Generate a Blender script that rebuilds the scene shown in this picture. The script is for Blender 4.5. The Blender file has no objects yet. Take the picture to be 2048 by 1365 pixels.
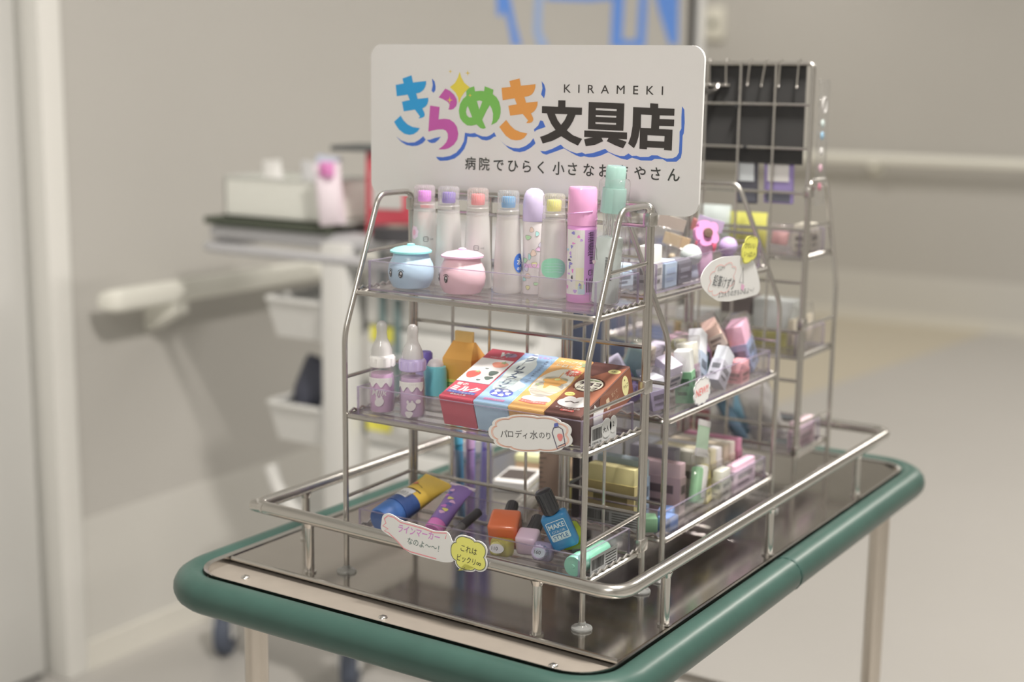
import bpy, bmesh, math, random
from math import sin, cos, pi, radians as rad
from mathutils import Vector, Matrix, geometry

SC = bpy.context.scene
COL = SC.collection
random.seed(7)
Z0 = 0.78            # height of the cart's top plate above the floor

# ---------------------------------------------------------------- camera, light, exposure
F_PX = 2833.7
cam_d = bpy.data.cameras.new('camera')
cam = bpy.data.objects.new('camera', cam_d)
COL.objects.link(cam)
cam_d.sensor_width = 36.0
cam_d.lens = F_PX / 2048 * 36
cam_d.clip_start = 0.02
yaw, pitch, roll = -0.56243, 0.18093, 0.01278
fw = Vector((sin(yaw) * cos(pitch), cos(yaw) * cos(pitch), -sin(pitch)))
rt = Vector((cos(yaw), -sin(yaw), 0)); up = rt.cross(fw)
r2 = cos(roll) * rt + sin(roll) * up; u2 = -sin(roll) * rt + cos(roll) * up
cam.matrix_world = Matrix(((r2.x, u2.x, -fw.x, 0.79479), (r2.y, u2.y, -fw.y, -0.97893),
                           (r2.z, u2.z, -fw.z, 0.44828 + Z0), (0, 0, 0, 1)))
cam_d.dof.use_dof = True
cam_d.dof.focus_distance = 1.20
cam_d.dof.aperture_fstop = 3.5
cam_d.dof.aperture_blades = 0
SC.camera = cam

world = bpy.data.worlds.new('world'); SC.world = world
world.use_nodes = True
world.node_tree.nodes['Background'].inputs['Color'].default_value = (1.0, 0.94, 0.87, 1)
world.node_tree.nodes['Background'].inputs['Strength'].default_value = 0.0    # closed corridor, lit by its ceiling fittings only
SC.view_settings.view_transform = 'Standard'
SC.view_settings.look = 'None'
SC.view_settings.gamma = 1
SC.view_settings.use_curve_mapping = False
SC.view_settings.exposure = 0.0
cy = SC.cycles
cy.max_bounces = 12; cy.transparent_max_bounces = 40; cy.glossy_bounces = 6
cy.diffuse_bounces = 5; cy.transmission_bounces = 8
cy.caustics_reflective = False; cy.caustics_refractive = False
cy.sample_clamp_indirect = 4.0
cy.blur_glossy = 0.6
LIGHT_COL = (1.0, 0.93, 0.85)
# ceiling LED panels: (x, y, size x, size y, watts)
PANELS = [(0.62, 0.15, 0.20, 0.20, 58), (0.75, -2.1, 0.16, 1.15, 36), (0.75, 2.9, 0.16, 1.15, 38),
          (0.75, 5.0, 0.16, 0.9, 24), (-2.2, 5.1, 0.9, 0.16, 22)]

# ---------------------------------------------------------------- materials
def lin(c):
    c /= 255
    return c / 12.92 if c <= .04045 else ((c + .055) / 1.055) ** 2.4
def C(r, g, b):
    'photo colour of a lit surface -> albedo'
    return (min(.93, lin(r) / .75), min(.93, lin(g) / .685), min(.93, lin(b) / .615), 1)
MATS = {}
def mat(name, col, rough=.5, metal=0, alpha=1, noise=0, scale=30, bump=0, spec=.5, trans=0, coat=0, stretch=None, sss=0):
    if name in MATS: return MATS[name]
    m = bpy.data.materials.new(name); MATS[name] = m
    m.use_nodes = True
    nt = m.node_tree; b = nt.nodes['Principled BSDF']
    b.inputs['Base Color'].default_value = col
    b.inputs['Roughness'].default_value = rough
    b.inputs['Metallic'].default_value = metal
    b.inputs['Alpha'].default_value = alpha
    b.inputs['Specular IOR Level'].default_value = spec
    b.inputs['Transmission Weight'].default_value = trans
    b.inputs['Coat Weight'].default_value = coat
    if noise or bump:
        tc = nt.nodes.new('ShaderNodeTexCoord')
        src = tc.outputs['Object']
        if stretch:
            mp = nt.nodes.new('ShaderNodeMapping'); mp.inputs['Scale'].default_value = stretch
            nt.links.new(src, mp.inputs['Vector']); src = mp.outputs['Vector']
        n = nt.nodes.new('ShaderNodeTexNoise'); n.inputs['Scale'].default_value = scale
        n.inputs['Detail'].default_value = 4
        nt.links.new(src, n.inputs['Vector'])
        if noise:
            mx = nt.nodes.new('ShaderNodeMix'); mx.data_type = 'RGBA'
            mx.inputs[6].default_value = tuple(max(0, x * (1 - noise)) for x in col[:3]) + (1,)
            mx.inputs[7].default_value = tuple(min(1, x * (1 + noise)) for x in col[:3]) + (1,)
            nt.links.new(n.outputs['Fac'], mx.inputs[0]); nt.links.new(mx.outputs[2], b.inputs['Base Color'])
        if bump:
            bp = nt.nodes.new('ShaderNodeBump'); bp.inputs['Strength'].default_value = bump
            bp.inputs['Distance'].default_value = .002
            nt.links.new(n.outputs['Fac'], bp.inputs['Height']); nt.links.new(bp.outputs['Normal'], b.inputs['Normal'])
    return m
def clear(name, tint=(.97, .965, .98), gloss=1.0, rough=.04, bump=0, scale=60, haze=0, hazecol=(.8, .8, .82)):
    'thin clear plastic: transparent with a Fresnel reflection and an optional milky share'
    if name in MATS: return MATS[name]
    m = bpy.data.materials.new(name); MATS[name] = m
    m.use_nodes = True; nt = m.node_tree; nt.nodes.clear()
    out = nt.nodes.new('ShaderNodeOutputMaterial')
    tr = nt.nodes.new('ShaderNodeBsdfTransparent'); tr.inputs[0].default_value = tint + (1,)
    gl = nt.nodes.new('ShaderNodeBsdfGlossy'); gl.inputs['Roughness'].default_value = rough
    fr = nt.nodes.new('ShaderNodeLayerWeight'); fr.inputs['Blend'].default_value = .5      # Schlick reflectance of a thin sheet
    pw = nt.nodes.new('ShaderNodeMath'); pw.operation = 'POWER'; pw.inputs[1].default_value = 5
    nt.links.new(fr.outputs['Facing'], pw.inputs[0])
    mu = nt.nodes.new('ShaderNodeMath'); mu.operation = 'MULTIPLY_ADD'; mu.inputs[1].default_value = .85 * min(1, gloss); mu.inputs[2].default_value = .04 * gloss; mu.use_clamp = True
    nt.links.new(pw.outputs[0], mu.inputs[0])
    base = tr.outputs[0]
    if haze:
        df = nt.nodes.new('ShaderNodeBsdfDiffuse'); df.inputs[0].default_value = hazecol + (1,)
        tl = nt.nodes.new('ShaderNodeBsdfTranslucent'); tl.inputs[0].default_value = hazecol + (1,)
        ad = nt.nodes.new('ShaderNodeMixShader'); ad.inputs[0].default_value = .35
        nt.links.new(df.outputs[0], ad.inputs[1]); nt.links.new(tl.outputs[0], ad.inputs[2])
        mh = nt.nodes.new('ShaderNodeMixShader'); mh.inputs[0].default_value = haze
        nt.links.new(base, mh.inputs[1]); nt.links.new(ad.outputs[0], mh.inputs[2]); base = mh.outputs[0]
    mx = nt.nodes.new('ShaderNodeMixShader')
    nt.links.new(mu.outputs[0], mx.inputs[0]); nt.links.new(base, mx.inputs[1]); nt.links.new(gl.outputs[0], mx.inputs[2])
    nt.links.new(mx.outputs[0], out.inputs[0])
    if bump:
        n = nt.nodes.new('ShaderNodeTexNoise'); n.inputs['Scale'].default_value = scale
        tc = nt.nodes.new('ShaderNodeTexCoord'); nt.links.new(tc.outputs['Object'], n.inputs['Vector'])
        bp = nt.nodes.new('ShaderNodeBump'); bp.inputs['Strength'].default_value = bump; bp.inputs['Distance'].default_value = .004
        nt.links.new(n.outputs['Fac'], bp.inputs['Height'])
        nt.links.new(bp.outputs['Normal'], gl.inputs['Normal']); nt.links.new(bp.outputs['Normal'], fr.inputs['Normal'])
    return m
def P(r, g, b, rough=.4, **k):
    'plain coloured plastic or print by its photo colour'
    L = .3 * r + .59 * g + .11 * b; r, g, b = (int(.9 * v + .1 * L) for v in (r, g, b))
    return mat('colour_%d_%d_%d_%d' % (r, g, b, rough * 100), C(r, g, b), rough, **k)
def tp(r, g, b, haze=.5, gloss=1.0, rough=.1):
    'translucent tinted plastic; a dense one is plain glossy plastic'
    if haze >= .8: return mat('dense_%d_%d_%d' % (r, g, b), C(r, g, b), .22, coat=.3)
    col = C(r, g, b)[:3]
    return clear('translucent_%d_%d_%d_%d' % (r, g, b, haze * 100), tuple(.5 + .5 * x for x in col), gloss, rough, haze=haze, hazecol=col)
STEEL = lambda: mat('rack_steel', (.60, .585, .56, 1), .27, 1)
CHROME = lambda: mat('polished_steel', (.70, .685, .66, 1), .21, 1)
ACRYL = lambda: clear('clear_acrylic', (.985, .978, .99), 1.0, .05, haze=.03, hazecol=(.86, .82, .9))
FILM = lambda: clear('clear_film', (.985, .985, .985), 1.6, .12, bump=.9, scale=70, haze=.05)
WHITE = lambda: mat('white_card', C(212, 207, 200), .7)
INK = lambda: mat('black_ink', C(52, 50, 50), .7)

# ---------------------------------------------------------------- mesh helpers
def frame(o, x, y):
    x = Vector(x).normalized(); y = Vector(y).normalized(); z = x.cross(y)
    return Matrix(((x.x, y.x, z.x, o[0]), (x.y, y.y, z.y, o[1]), (x.z, y.z, z.z, o[2]), (0, 0, 0, 1)))
I4 = Matrix.Identity(4)
def T(x, y, z): return Matrix.Translation((x, y, z))
def RZ(a): return Matrix.Rotation(a, 4, 'Z')
def RX(a): return Matrix.Rotation(a, 4, 'X')
def RY(a): return Matrix.Rotation(a, 4, 'Y')
def fillet(pts, r, n=5, closed=False):
    pts = [Vector(p) for p in pts]; out = []; N = len(pts)
    for i, p in enumerate(pts):
        if not closed and i in (0, N - 1): out.append(p); continue
        a, b = pts[i - 1] - p, pts[(i + 1) % N] - p
        rr = min(r, a.length * .49, b.length * .49)
        p0, p1 = p + a.normalized() * rr, p + b.normalized() * rr
        for k in range(n + 1):
            t = k / n
            out.append((1 - t) ** 2 * p0 + 2 * t * (1 - t) * p + t * t * p1)
    return out
def rrect(w, h, r, n=5, cx=0, cy=0):
    o = []
    for k, (sx, sy) in enumerate(((1, -1), (1, 1), (-1, 1), (-1, -1))):
        for i in range(n + 1):
            a = -pi / 2 + k * pi / 2 + i / n * pi / 2
            o.append((cx + sx * (w / 2 - r) + r * cos(a), cy + sy * (h / 2 - r) + r * sin(a)))
    return o
def ell(cx, cy, a, b, n=20, rot=0):
    return [(cx + a * cos(t) * cos(rot) - b * sin(t) * sin(rot), cy + a * cos(t) * sin(rot) + b * sin(t) * cos(rot)) for t in (2 * pi * i / n for i in range(n))]
def blob(cx, cy, a, b, n=24, amp=.12, k=3, ph=0):
    return [(cx + a * (1 + amp * sin(k * t + ph)) * cos(t), cy + b * (1 + amp * sin(k * t + ph)) * sin(t)) for t in (2 * pi * i / n for i in range(n))]
def cloud(w, h, nb, amp=.1, n=12, cx=0, cy=0):
    o = []
    for i in range(nb * n):
        t = 2 * pi * i / (nb * n)
        s = 1 - amp + amp * abs(sin(nb * t / 2)) ** .7
        ex = lambda v: math.copysign(abs(v) ** .8, v)
        o.append((cx + w / 2 * s * ex(cos(t)), cy + h / 2 * s * ex(sin(t))))
    return o
def rect(x0, x1, y0, y1): return [(x0, y0), (x1, y0), (x1, y1), (x0, y1)]
def star(x, y, r, k=.4, n=8, ph=0):
    return [(x + (r if i % 2 == 0 else r * k) * sin(ph + i * 2 * pi / n), y + (r if i % 2 == 0 else r * k) * cos(ph + i * 2 * pi / n)) for i in range(n)]
TXT = {}
def text_mesh(s, off=0, sp=1.0):
    key = (s, off, sp)
    if key not in TXT:
        cu = bpy.data.curves.new('lettering', 'FONT')
        cu.body = s; cu.size = 1; cu.offset = off; cu.space_character = sp; cu.resolution_u = 3
        o = bpy.data.objects.new('lettering', cu)
        me = o.to_mesh()
        V = [tuple(v.co[:2]) for v in me.vertices]; Fc = [tuple(p.vertices) for p in me.polygons]
        o.to_mesh_clear(); bpy.data.objects.remove(o); bpy.data.curves.remove(cu)
        TXT[key] = (V, Fc)
    return TXT[key]
class MB:
    def __init__(s, M=I4): s.v = []; s.f = []; s.mi = []; s.M = M
    def add(s, V, Fc, mi=0, M=None):
        M = s.M @ (M or I4); n = len(s.v)
        s.v += [tuple(M @ Vector(v)) for v in V]
        s.f += [tuple(i + n for i in f) for f in Fc]; s.mi += [mi] * len(Fc)
        return s
    def box(s, x0, x1, y0, y1, z0, z1, mi=0, M=None):
        V = [(x, y, z) for z in (z0, z1) for y in (y0, y1) for x in (x0, x1)]
        return s.add(V, [(0, 2, 3, 1), (4, 5, 7, 6), (0, 1, 5, 4), (2, 6, 7, 3), (0, 4, 6, 2), (1, 3, 7, 5)], mi, M)
    def rbox(s, x0, x1, y0, y1, z0, z1, r=.002, seg=2, mi=0, M=None):
        bm = bmesh.new(); bmesh.ops.create_cube(bm, size=1)
        for v in bm.verts:
            v.co = Vector(((x0 + x1) / 2 + v.co.x * (x1 - x0), (y0 + y1) / 2 + v.co.y * (y1 - y0), (z0 + z1) / 2 + v.co.z * (z1 - z0)))
        bmesh.ops.bevel(bm, geom=bm.edges[:], offset=r, segments=seg, profile=.5, affect='EDGES')
        bm.verts.index_update()
        s.add([v.co[:] for v in bm.verts], [[v.index for v in f.verts] for f in bm.faces], mi, M); bm.free(); return s
    def tube(s, pts, r, seg=8, mi=0, closed=False, M=None, sq=1.0):
        pts = [Vector(p) for p in pts]; N = len(pts); V = []; Fc = []
        t0 = (pts[1] - pts[0]).normalized()
        nrm = t0.orthogonal().normalized()
        for i, p in enumerate(pts):
            if closed: t = (pts[(i + 1) % N] - pts[i - 1]).normalized()
            elif i == 0: t = t0
            elif i == N - 1: t = (pts[-1] - pts[-2]).normalized()
            else: t = ((pts[i + 1] - p).normalized() + (p - pts[i - 1]).normalized()).normalized()
            nrm = (nrm - t * nrm.dot(t)).normalized(); b = t.cross(nrm)
            rr = r[i] if isinstance(r, (list, tuple)) else r
            for k in range(seg):
                a = 2 * pi * k / seg
                V.append(p + nrm * rr * cos(a) + b * rr * sin(a) * sq)
        for i in range(N if closed else N - 1):
            j = (i + 1) % N
            for k in range(seg):
                l = (k + 1) % seg
                Fc.append((i * seg + k, i * seg + l, j * seg + l, j * seg + k))
        if not closed:
            Fc.append(tuple(range(seg))[::-1]); Fc.append(tuple((N - 1) * seg + k for k in range(seg)))
        return s.add(V, Fc, mi, M)
    def lathe(s, prof, seg=24, mi=0, M=None, sy=1.0):
        V = []; Fc = []; N = len(prof)
        for r, z in prof:
            for k in range(seg):
                a = 2 * pi * k / seg
                V.append((max(r, 1e-5) * cos(a), max(r, 1e-5) * sin(a) * sy, z))
        for i in range(N - 1):
            for k in range(seg):
                l = (k + 1) % seg
                Fc.append((i * seg + k, i * seg + l, (i + 1) * seg + l, (i + 1) * seg + k))
        ring = tuple(prof[0]) == tuple(prof[-1])      # a closed profile makes a ring, without end discs
        if prof[0][0] > 1e-4 and not ring: Fc.append(tuple(range(seg))[::-1])
        if prof[-1][0] > 1e-4 and not ring: Fc.append(tuple((N - 1) * seg + k for k in range(seg)))
        return s.add(V, Fc, mi, M)
    def ball(s, c, r, seg=16, mi=0, sx=1, sy=1, sz=1):
        return s.lathe([(r * sin(pi * i / 10), -r * cos(pi * i / 10) * sz) for i in range(11)], seg, mi, T(*c) @ Matrix.Diagonal((sx, sy, 1, 1)))
    def flat(s, poly, holes=(), mi=0, M=None, z=0):
        loops = [[Vector((x, y, 0)) for x, y in poly]] + [[Vector((x, y, 0)) for x, y in h] for h in holes]
        V = [v for l in loops for v in l]
        tri = geometry.tessellate_polygon(loops); F2 = []
        for t in tri:
            a, b, c = (V[i] for i in t)
            F2.append(t if (b - a).cross(c - a).z > 0 else t[::-1])
        return s.add([(v.x, v.y, z) for v in V], F2, mi, M)
    def prism(s, poly, t, mi=0, M=None, side=None):
        'poly in xy, from z=0 up to z=t'
        n = len(poly); ar = sum(poly[i][0] * poly[(i + 1) % n][1] - poly[(i + 1) % n][0] * poly[i][1] for i in range(n))
        if ar < 0: poly = poly[::-1]
        tri = geometry.tessellate_polygon([[Vector((x, y, 0)) for x, y in poly]]); F2 = []
        for q in tri:
            a, b, c = (Vector(poly[i]) for i in q)
            q = tuple(q) if (b - a).cross(c - a) > 0 else tuple(q)[::-1]
            F2.append(tuple(i + n for i in q)); F2.append(q[::-1])
        s.add([(x, y, 0) for x, y in poly] + [(x, y, t) for x, y in poly], F2, mi, M)
        s.f += [tuple(len(s.v) - 2 * n + j for j in (i, (i + 1) % n, n + (i + 1) % n, n + i)) for i in range(n)]
        s.mi += [mi if side is None else side] * n
        return s
    def stroke(s, pts, w, mi=0, M=None, closed=False, z=0):
        P2 = [Vector(p) for p in pts]; N = len(P2); V = []; Fc = []
        for i, p in enumerate(P2):
            a = P2[i - 1] if (i or closed) else p; b = P2[(i + 1) % N] if (i < N - 1 or closed) else p
            d = (b - a).normalized() if (b - a).length > 1e-9 else Vector((1, 0)); nn = Vector((-d.y, d.x)) * w / 2
            V += [(p.x - nn.x, p.y - nn.y, z), (p.x + nn.x, p.y + nn.y, z)]
        for i in range(N if closed else N - 1):
            j = (i + 1) % N; Fc.append((2 * i, 2 * j, 2 * j + 1, 2 * i + 1))
        return s.add(V, Fc, mi, M)
    def text(s, txt, size, x=0, y=0, mi=0, M=None, off=0, sp=1.0, shear=0, align='l', width=None, z=0, rot=0):
        V, Fc = text_mesh(txt, off, sp)
        if not V: return s
        x0 = min(v[0] for v in V); x1 = max(v[0] for v in V)
        kx = size if width is None else width / (x1 - x0)
        ox = {'l': 0, 'c': -(x1 - x0) / 2, 'r': -(x1 - x0)}[align]
        ca, sa = cos(rot), sin(rot)
        O = []
        for a, b in V:
            px, py = (a - x0 + ox) * kx + shear * b * size, b * size
            O.append((x + px * ca - py * sa, y + px * sa + py * ca, z))
        return s.add(O, Fc, mi, M)
    def build(s, name, mats, parent=None, loc=None, rot=None, smooth=40, label=None, kind=None):
        me = bpy.data.meshes.new(name)
        me.from_pydata(s.v, [], s.f)
        if not isinstance(mats, (list, tuple)): mats = [mats]
        for m in mats: me.materials.append(m)
        if len(mats) > 1: me.polygons.foreach_set('material_index', s.mi)
        if smooth:
            me.polygons.foreach_set('use_smooth', [True] * len(me.polygons))
            me.set_sharp_from_angle(angle=rad(smooth))
        me.update()
        o = bpy.data.objects.new(name, me); COL.objects.link(o)
        if parent: o.parent = parent
        if loc: o.location = loc
        if rot: o.rotation_euler = rot
        if label: o['label'] = label
        if kind: o['kind'] = kind
        return o
def bend(fn, mb):
    'map every vertex of a flat print, cut into narrow strips first so that it follows the curve'
    bm = bmesh.new(); vs = [bm.verts.new(v) for v in mb.v]; seen = set()
    for f, k in zip(mb.f, mb.mi):
        if len(set(f)) < 3 or frozenset(f) in seen: continue
        seen.add(frozenset(f)); bm.faces.new([vs[i] for i in f]).material_index = k
    xs = [v[0] for v in mb.v]; x = min(xs) + .0018
    while x < max(xs):
        bmesh.ops.bisect_plane(bm, geom=bm.verts[:] + bm.edges[:] + bm.faces[:], plane_co=(x, 0, 0), plane_no=(1, 0, 0)); x += .0018
    bm.verts.index_update()
    mb.v = [tuple(v.co) for v in bm.verts]; mb.f = [tuple(v.index for v in f.verts) for f in bm.faces]; mb.mi = [f.material_index for f in bm.faces]; bm.free()
    mb.v = [fn(*v) for v in mb.v]; return mb
def cyl(r, a0=0, lift=.00025):
    'wrap print x along the circumference of radius r(z), facing angle a0 from -y towards +x'
    rf = r if callable(r) else (lambda z: r)
    def fn(x, y, z):
        R = rf(y); a = a0 + x / R
        return ((R + lift + z) * sin(a), -(R + lift + z) * cos(a), y)
    return fn
def tag(o, label, cat, group=None):
    o['label'] = label; o['category'] = cat
    if group: o['group'] = group
    return o
NUDGE = {           # how the heaped goods settle against one another, by label
    'pearl white ball pencil sharpener': (0.0, -0.0074, 0.0),
    'glossy raspberry red ball pencil sharpener': (-0.0016, 0.006, -0.0),
    'cream block eraser with grey eye label in the sharpener tray': (0.0, 0.0, 0.0002),
    'light blue block eraser in lilac edged box': (0.0, 0.0, 0.0002),
    'pink flower-shaped pencil sharpener in clear wrapping': (-0.0003, 0.0023, -0.0),
    'dark grey square pencil sharpener in the top side tray': (0.0, 0.0, 0.0002),
    'flat black pencil sharpener lying beside the dark square one': (0.0005, 0.0025, 0.0002),
    'flat sky blue pencil sharpener lying near the rack back': (-0.0005, 0.0049, 0.0002),
    'clear bag with brown paper header among the sharpeners': (0.0, 0.0, 0.0025),
    'clear bag with coral header among the sharpeners': (-0.0002, 0.0008, 0.0025),
    'clear bag with lavender header among the sharpeners': (0.0002, -0.0008, 0.0025),
    'small clear bag with tan header among the sharpeners': (-0.0047, -0.001, 0.0025),
    'tan card box at the tall rack top shelf end': (0.003, 0.0015, 0.0002),
    'yellow soft pouch on the tall rack top shelf': (-0.0064, -0.0012, 0.0),
    'pale blue and white bag on the tall rack top shelf': (-0.0053, 0.0, 0.0),
    'clear bag with coral filling on the tall rack top shelf': (-0.0037, -0.0004, 0.0015),
    'purple boxed eraser leaning at the near end of the heap': (-0.0209, 0.0042, -0.0028),
    'clear boxed eraser with purple stripe slid under the rack post': (-0.0131, 0.0013, -0.0),
    'green and white eraser standing in clear film': (0.0108, 0.0084, -0.0007),
    'cream and pink eraser in crinkled film beside the green one': (0.0047, 0.0106, -0.0005),
    'grey-blue boxed eraser leaning over the tray front': (0.0047, -0.0029, -0.0036),
    'silver-grey boxed eraser lying against the tray front': (0.004, -0.0057, -0.0006),
    'blue and pink striped eraser in clear box at the far end': (0.0086, -0.0005, -0.0009),
    'coral red eraser at the bottom of the far end': (0.0019, -0.0062, -0.0003),
    'brown paper wrapped eraser on top of the heap': (0.009, -0.0085, -0.0173),
    'tan oblong eraser near the rack back': (-0.006, 0.008, -0.0017),
    'mint green eraser near the top of the heap': (-0.0013, 0.0026, -0.021),
    'mauve round-ended eraser near the top of the heap': (-0.0029, 0.0069, -0.0237),
    'orange and yellow eraser in pink film': (0.0077, -0.0098, -0.0212),
    'olive green eraser behind the grey-blue box': (0.0021, -0.0073, -0.0015),
    'dark navy eraser at the far end of the heap': (0.0086, -0.0026, -0.0007),
    'teal foil wrapped eraser near the rack back': (0.0031, -0.0009, -0.0011),
    'pale lilac eraser at the rack back': (0.0043, -0.009, -0.0013),
    'rose pink eraser at the rack back': (0.003, -0.0149, -0.0013),
    'clear film bag with tan eraser lying on the heap': (-0.004, -0.0219, -0.0233),
    'clear film bag with teal eraser lying on the heap': (0.0086, -0.0027, -0.0292),
    'clear film bag with pale lilac eraser lying on the heap': (0.0185, 0.002, -0.0117),
    'clear film bag with peach eraser lying on the heap': (0.009, 0.0001, 0.011),
    'white box with yellow stripe on the tall rack middle shelf': (-0.0117, 0.0, 0.0002),
    'cream box with brown picture on the tall rack middle shelf': (-0.0037, 0.0, 0.0002),
    'orange banded white box on the tall rack middle shelf': (0.0, 0.0, 0.0002),
    'clear bead bag next to the tall wire grid': (-0.0034, 0.0, 0.0),
    'clear bead bag standing between two others': (-0.0034, -0.0, 0.0),
    'clear bead bag at the open tray front': (-0.0034, 0.0, 0.0),
    'yellow and pale blue card box at the near end of the bottom side tray': (-0.01, -0.0041, 0.0002),
    'pale blue card box in the bottom side tray': (0.0005, 0.0, 0.0002),
    'dusty pink card box in the bottom side tray': (-0.0011, -0.0002, 0.0002),
    'grey card box behind the green tube': (0.0005, 0.0, 0.0002),
    'cream card box in the bottom side tray': (-0.0002, 0.001, 0.0002),
    'straw yellow card box in the bottom side tray': (0.0, 0.0, 0.0002),
    'ivory card box in the bottom side tray': (0.0, 0.0, 0.0002),
    'peach card box in the bottom side tray': (0.0, 0.0, 0.0002),
    'raspberry pink card box at the far end of the bottom side tray': (0.0, 0.0, 0.0002),
    'clear boxed cream eraser in the bottom side tray front': (0.0, 0.0011, 0.0002),
    'pink boxed eraser in the bottom side tray front': (0.0, 0.0, 0.0002),
    'bright blue eraser chip at the tray corner': (0.0029, 0.0041, -0.0),
    'green eraser chip at the near tray end': (0.004, 0.008, 0.0),
    'green and white glue tube in a clear bag leaning over the tray': (0.0015, -0.0021, 0.0024),
    'dull red box on the tall rack bottom shelf': (0.0, 0.0, 0.0002),
    'pink box at the tall rack bottom shelf end': (0.0027, 0.0006, 0.0002),
    'large crumpled silver pouch on the tall rack bottom shelf': (-0.0007, -0.0004, 0.0078),
    'teal tinted silver pouch beside the crumpled one': (0.0001, 0.0015, 0.0045),
    'dark teal pouch leaning in the bottom tray': (-0.0019, -0.0038, 0.0045),
    'white pouch beside the red box on the tall rack': (-0.0037, 0.0021, 0.0014),
    'orange square nail-polish marker lying on its side': (-0.0121, -0.0007, -0.0006),
    'pink ribbed nail-polish marker beside the orange one': (-0.0119, 0.0007, 0.0003),
    'lilac nail-polish marker with white oval price sticker': (-0.0083, 0.0164, 0.0003),
    'pale yellow nail-polish marker with white oval price sticker': (-0.015, 0.0166, -0.0007),
    'blue nail-polish marker with black ribbed cap and square label': (0.0014, 0.0072, 0.017),
    'lime green nail-polish marker lying behind the blue one': (-0.0025, -0.012, 0.01),
    'clear nail-polish marker with dark cap behind the pink one': (-0.0034, -0.0074, -0.0012),
}
def thing(name, label, cat, loc=(0, 0, 0), rot=(0, 0, 0), group=None, z0=True):
    o = bpy.data.objects.new(name, None); COL.objects.link(o)
    o.empty_display_size = .02
    nx, ny, nz = NUDGE.get(label, (0, 0, 0))
    o.location = (loc[0] + nx, loc[1] + ny, loc[2] + nz + (Z0 if z0 else 0)); o.rotation_euler = rot
    return tag(o, label, cat, group)
def struct(o):
    o['kind'] = 'structure'; return o
def smesh(mb, name, mats, parent=None, smooth=40):
    o = mb.build(name, mats, parent, smooth=smooth)
    return o if parent else struct(o)

# ---------------------------------------------------------------- the room
XW, YC, YF, CH = -1.455, 3.87, 6.35, 2.6      # left wall plane, its outer corner, far wall, ceiling height
PAINT = mat('wall_paint', C(171, 163, 152), .75, noise=.02, scale=3)
PAINT2 = PAINT
VINYL = mat('wainscot_vinyl', C(186, 178, 166), .55, noise=.02, scale=4)
VINYL2 = VINYL
FLOORM = mat('floor_vinyl', C(164, 156, 146), .38, noise=.03, scale=2.2)
FLOORT = mat('floor_vinyl_tan', C(173, 160, 138), .4, noise=.03, scale=2.2)
DOORM = mat('door_laminate', C(192, 185, 175), .45, noise=.015, scale=3)
RAILM = mat('handrail_vinyl', C(214, 206, 190), .4)
TRIMM = mat('trim_enamel', C(208, 200, 188), .4)
fl = smesh(MB().box(-4.5, 3.2, -3.6, YF + .1, -.05, 0), 'floor', FLOORM, smooth=0)
fi = smesh(MB().prism([(-4.5, YC), (-1.25, YC), (-.95, YF), (-4.5, YF)], .0008), 'floor_inlay', FLOORT, fl, smooth=0)
smesh(MB().box(-4.5, 3.2, -3.6, YF + .1, CH, CH + .05), 'ceiling', mat('ceiling_board', C(214, 208, 200), .8), smooth=0)
# left wall with the doorway at y -0.35 .. 0.83
w = MB().box(XW - .12, XW, .915, YC, 0, CH).box(XW - .12, XW, -3.6, -.4, 0, CH).box(XW - .12, XW, -.4, .915, 2.1, CH)
w.box(-4.5, XW, YC - .12, YC, 0, CH)
smesh(w, 'wall_left', PAINT, smooth=0)
smesh(MB().box(-4.5, 3.2, YF, YF + .1, 0, CH), 'wall_back', PAINT2, smooth=0)
smesh(MB().box(3.2, 3.3, -3.6, YF + .1, 0, CH), 'wall_right', PAINT, smooth=0)
smesh(MB().box(-4.5, 3.2, -3.7, -3.6, 0, CH), 'wall_front', PAINT, smooth=0)
smesh(MB().box(-4.6, -4.5, YC - .12, YF, 0, CH), 'wall_side', PAINT2, smooth=0)
# vinyl wainscot bands and thin coved skirting
bl = smesh(MB().box(XW, XW + .004, .917, YC, .0, .325).box(XW, XW + .004, -3.6, -.46, 0, .325), 'baseboard_left', VINYL, smooth=0)
MB().box(XW + .004, XW + .012, .917, YC, 0, .06).build('skirting', mat('skirting_vinyl', C(198, 189, 174), .5), bl, smooth=0)
bb = smesh(MB().box(-4.5, 3.2, YF - .004, YF, 0, .26), 'baseboard_back', VINYL2, smooth=0)
MB().box(-4.5, 3.2, YF - .012, YF - .004, 0, .06).build('skirting', mat('skirting_vinyl', C(198, 189, 174), .5), bb, smooth=0)
# doorway
tr = smesh(MB().rbox(XW - .10, XW + .018, .862, .917, 0, 2.12, .004), 'trim_1', TRIMM)
MB().box(XW - .10, XW - .06, .850, .862, 0, 2.1).build('rebate', TRIMM, tr, smooth=0)
smesh(MB().rbox(XW - .10, XW + .018, -.45, -.40, 0, 2.12, .004), 'trim_2', TRIMM)
smesh(MB().rbox(XW - .10, XW + .018, -.40, .862, 2.07, 2.12, .004), 'trim_3', TRIMM)
d1 = smesh(MB().rbox(XW - .075, XW - .035, -.398, .85, .012, 2.07, .003), 'door_1', DOORM)
MB().tube([(XW + .005, .2, .85), (XW + .005, .2, 1.25)], .012, 12).box(XW - .036, XW + .005, .193, .207, .88, .90).box(XW - .036, XW + .005, .193, .207, 1.2, 1.22).build('pull_handle', CHROME(), d1)
MB().box(XW - .06, XW - .035, -.39, .84, 0, .012).build('door_seal', mat('dark_seal', C(92, 88, 82), .7), d1, smooth=0)
smesh(MB().rbox(XW - .02, XW + .006, YC - .06, YC + .006, .0, 2.3, .004), 'trim_4', mat('corner_guard', C(212, 205, 196), .4))

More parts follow.
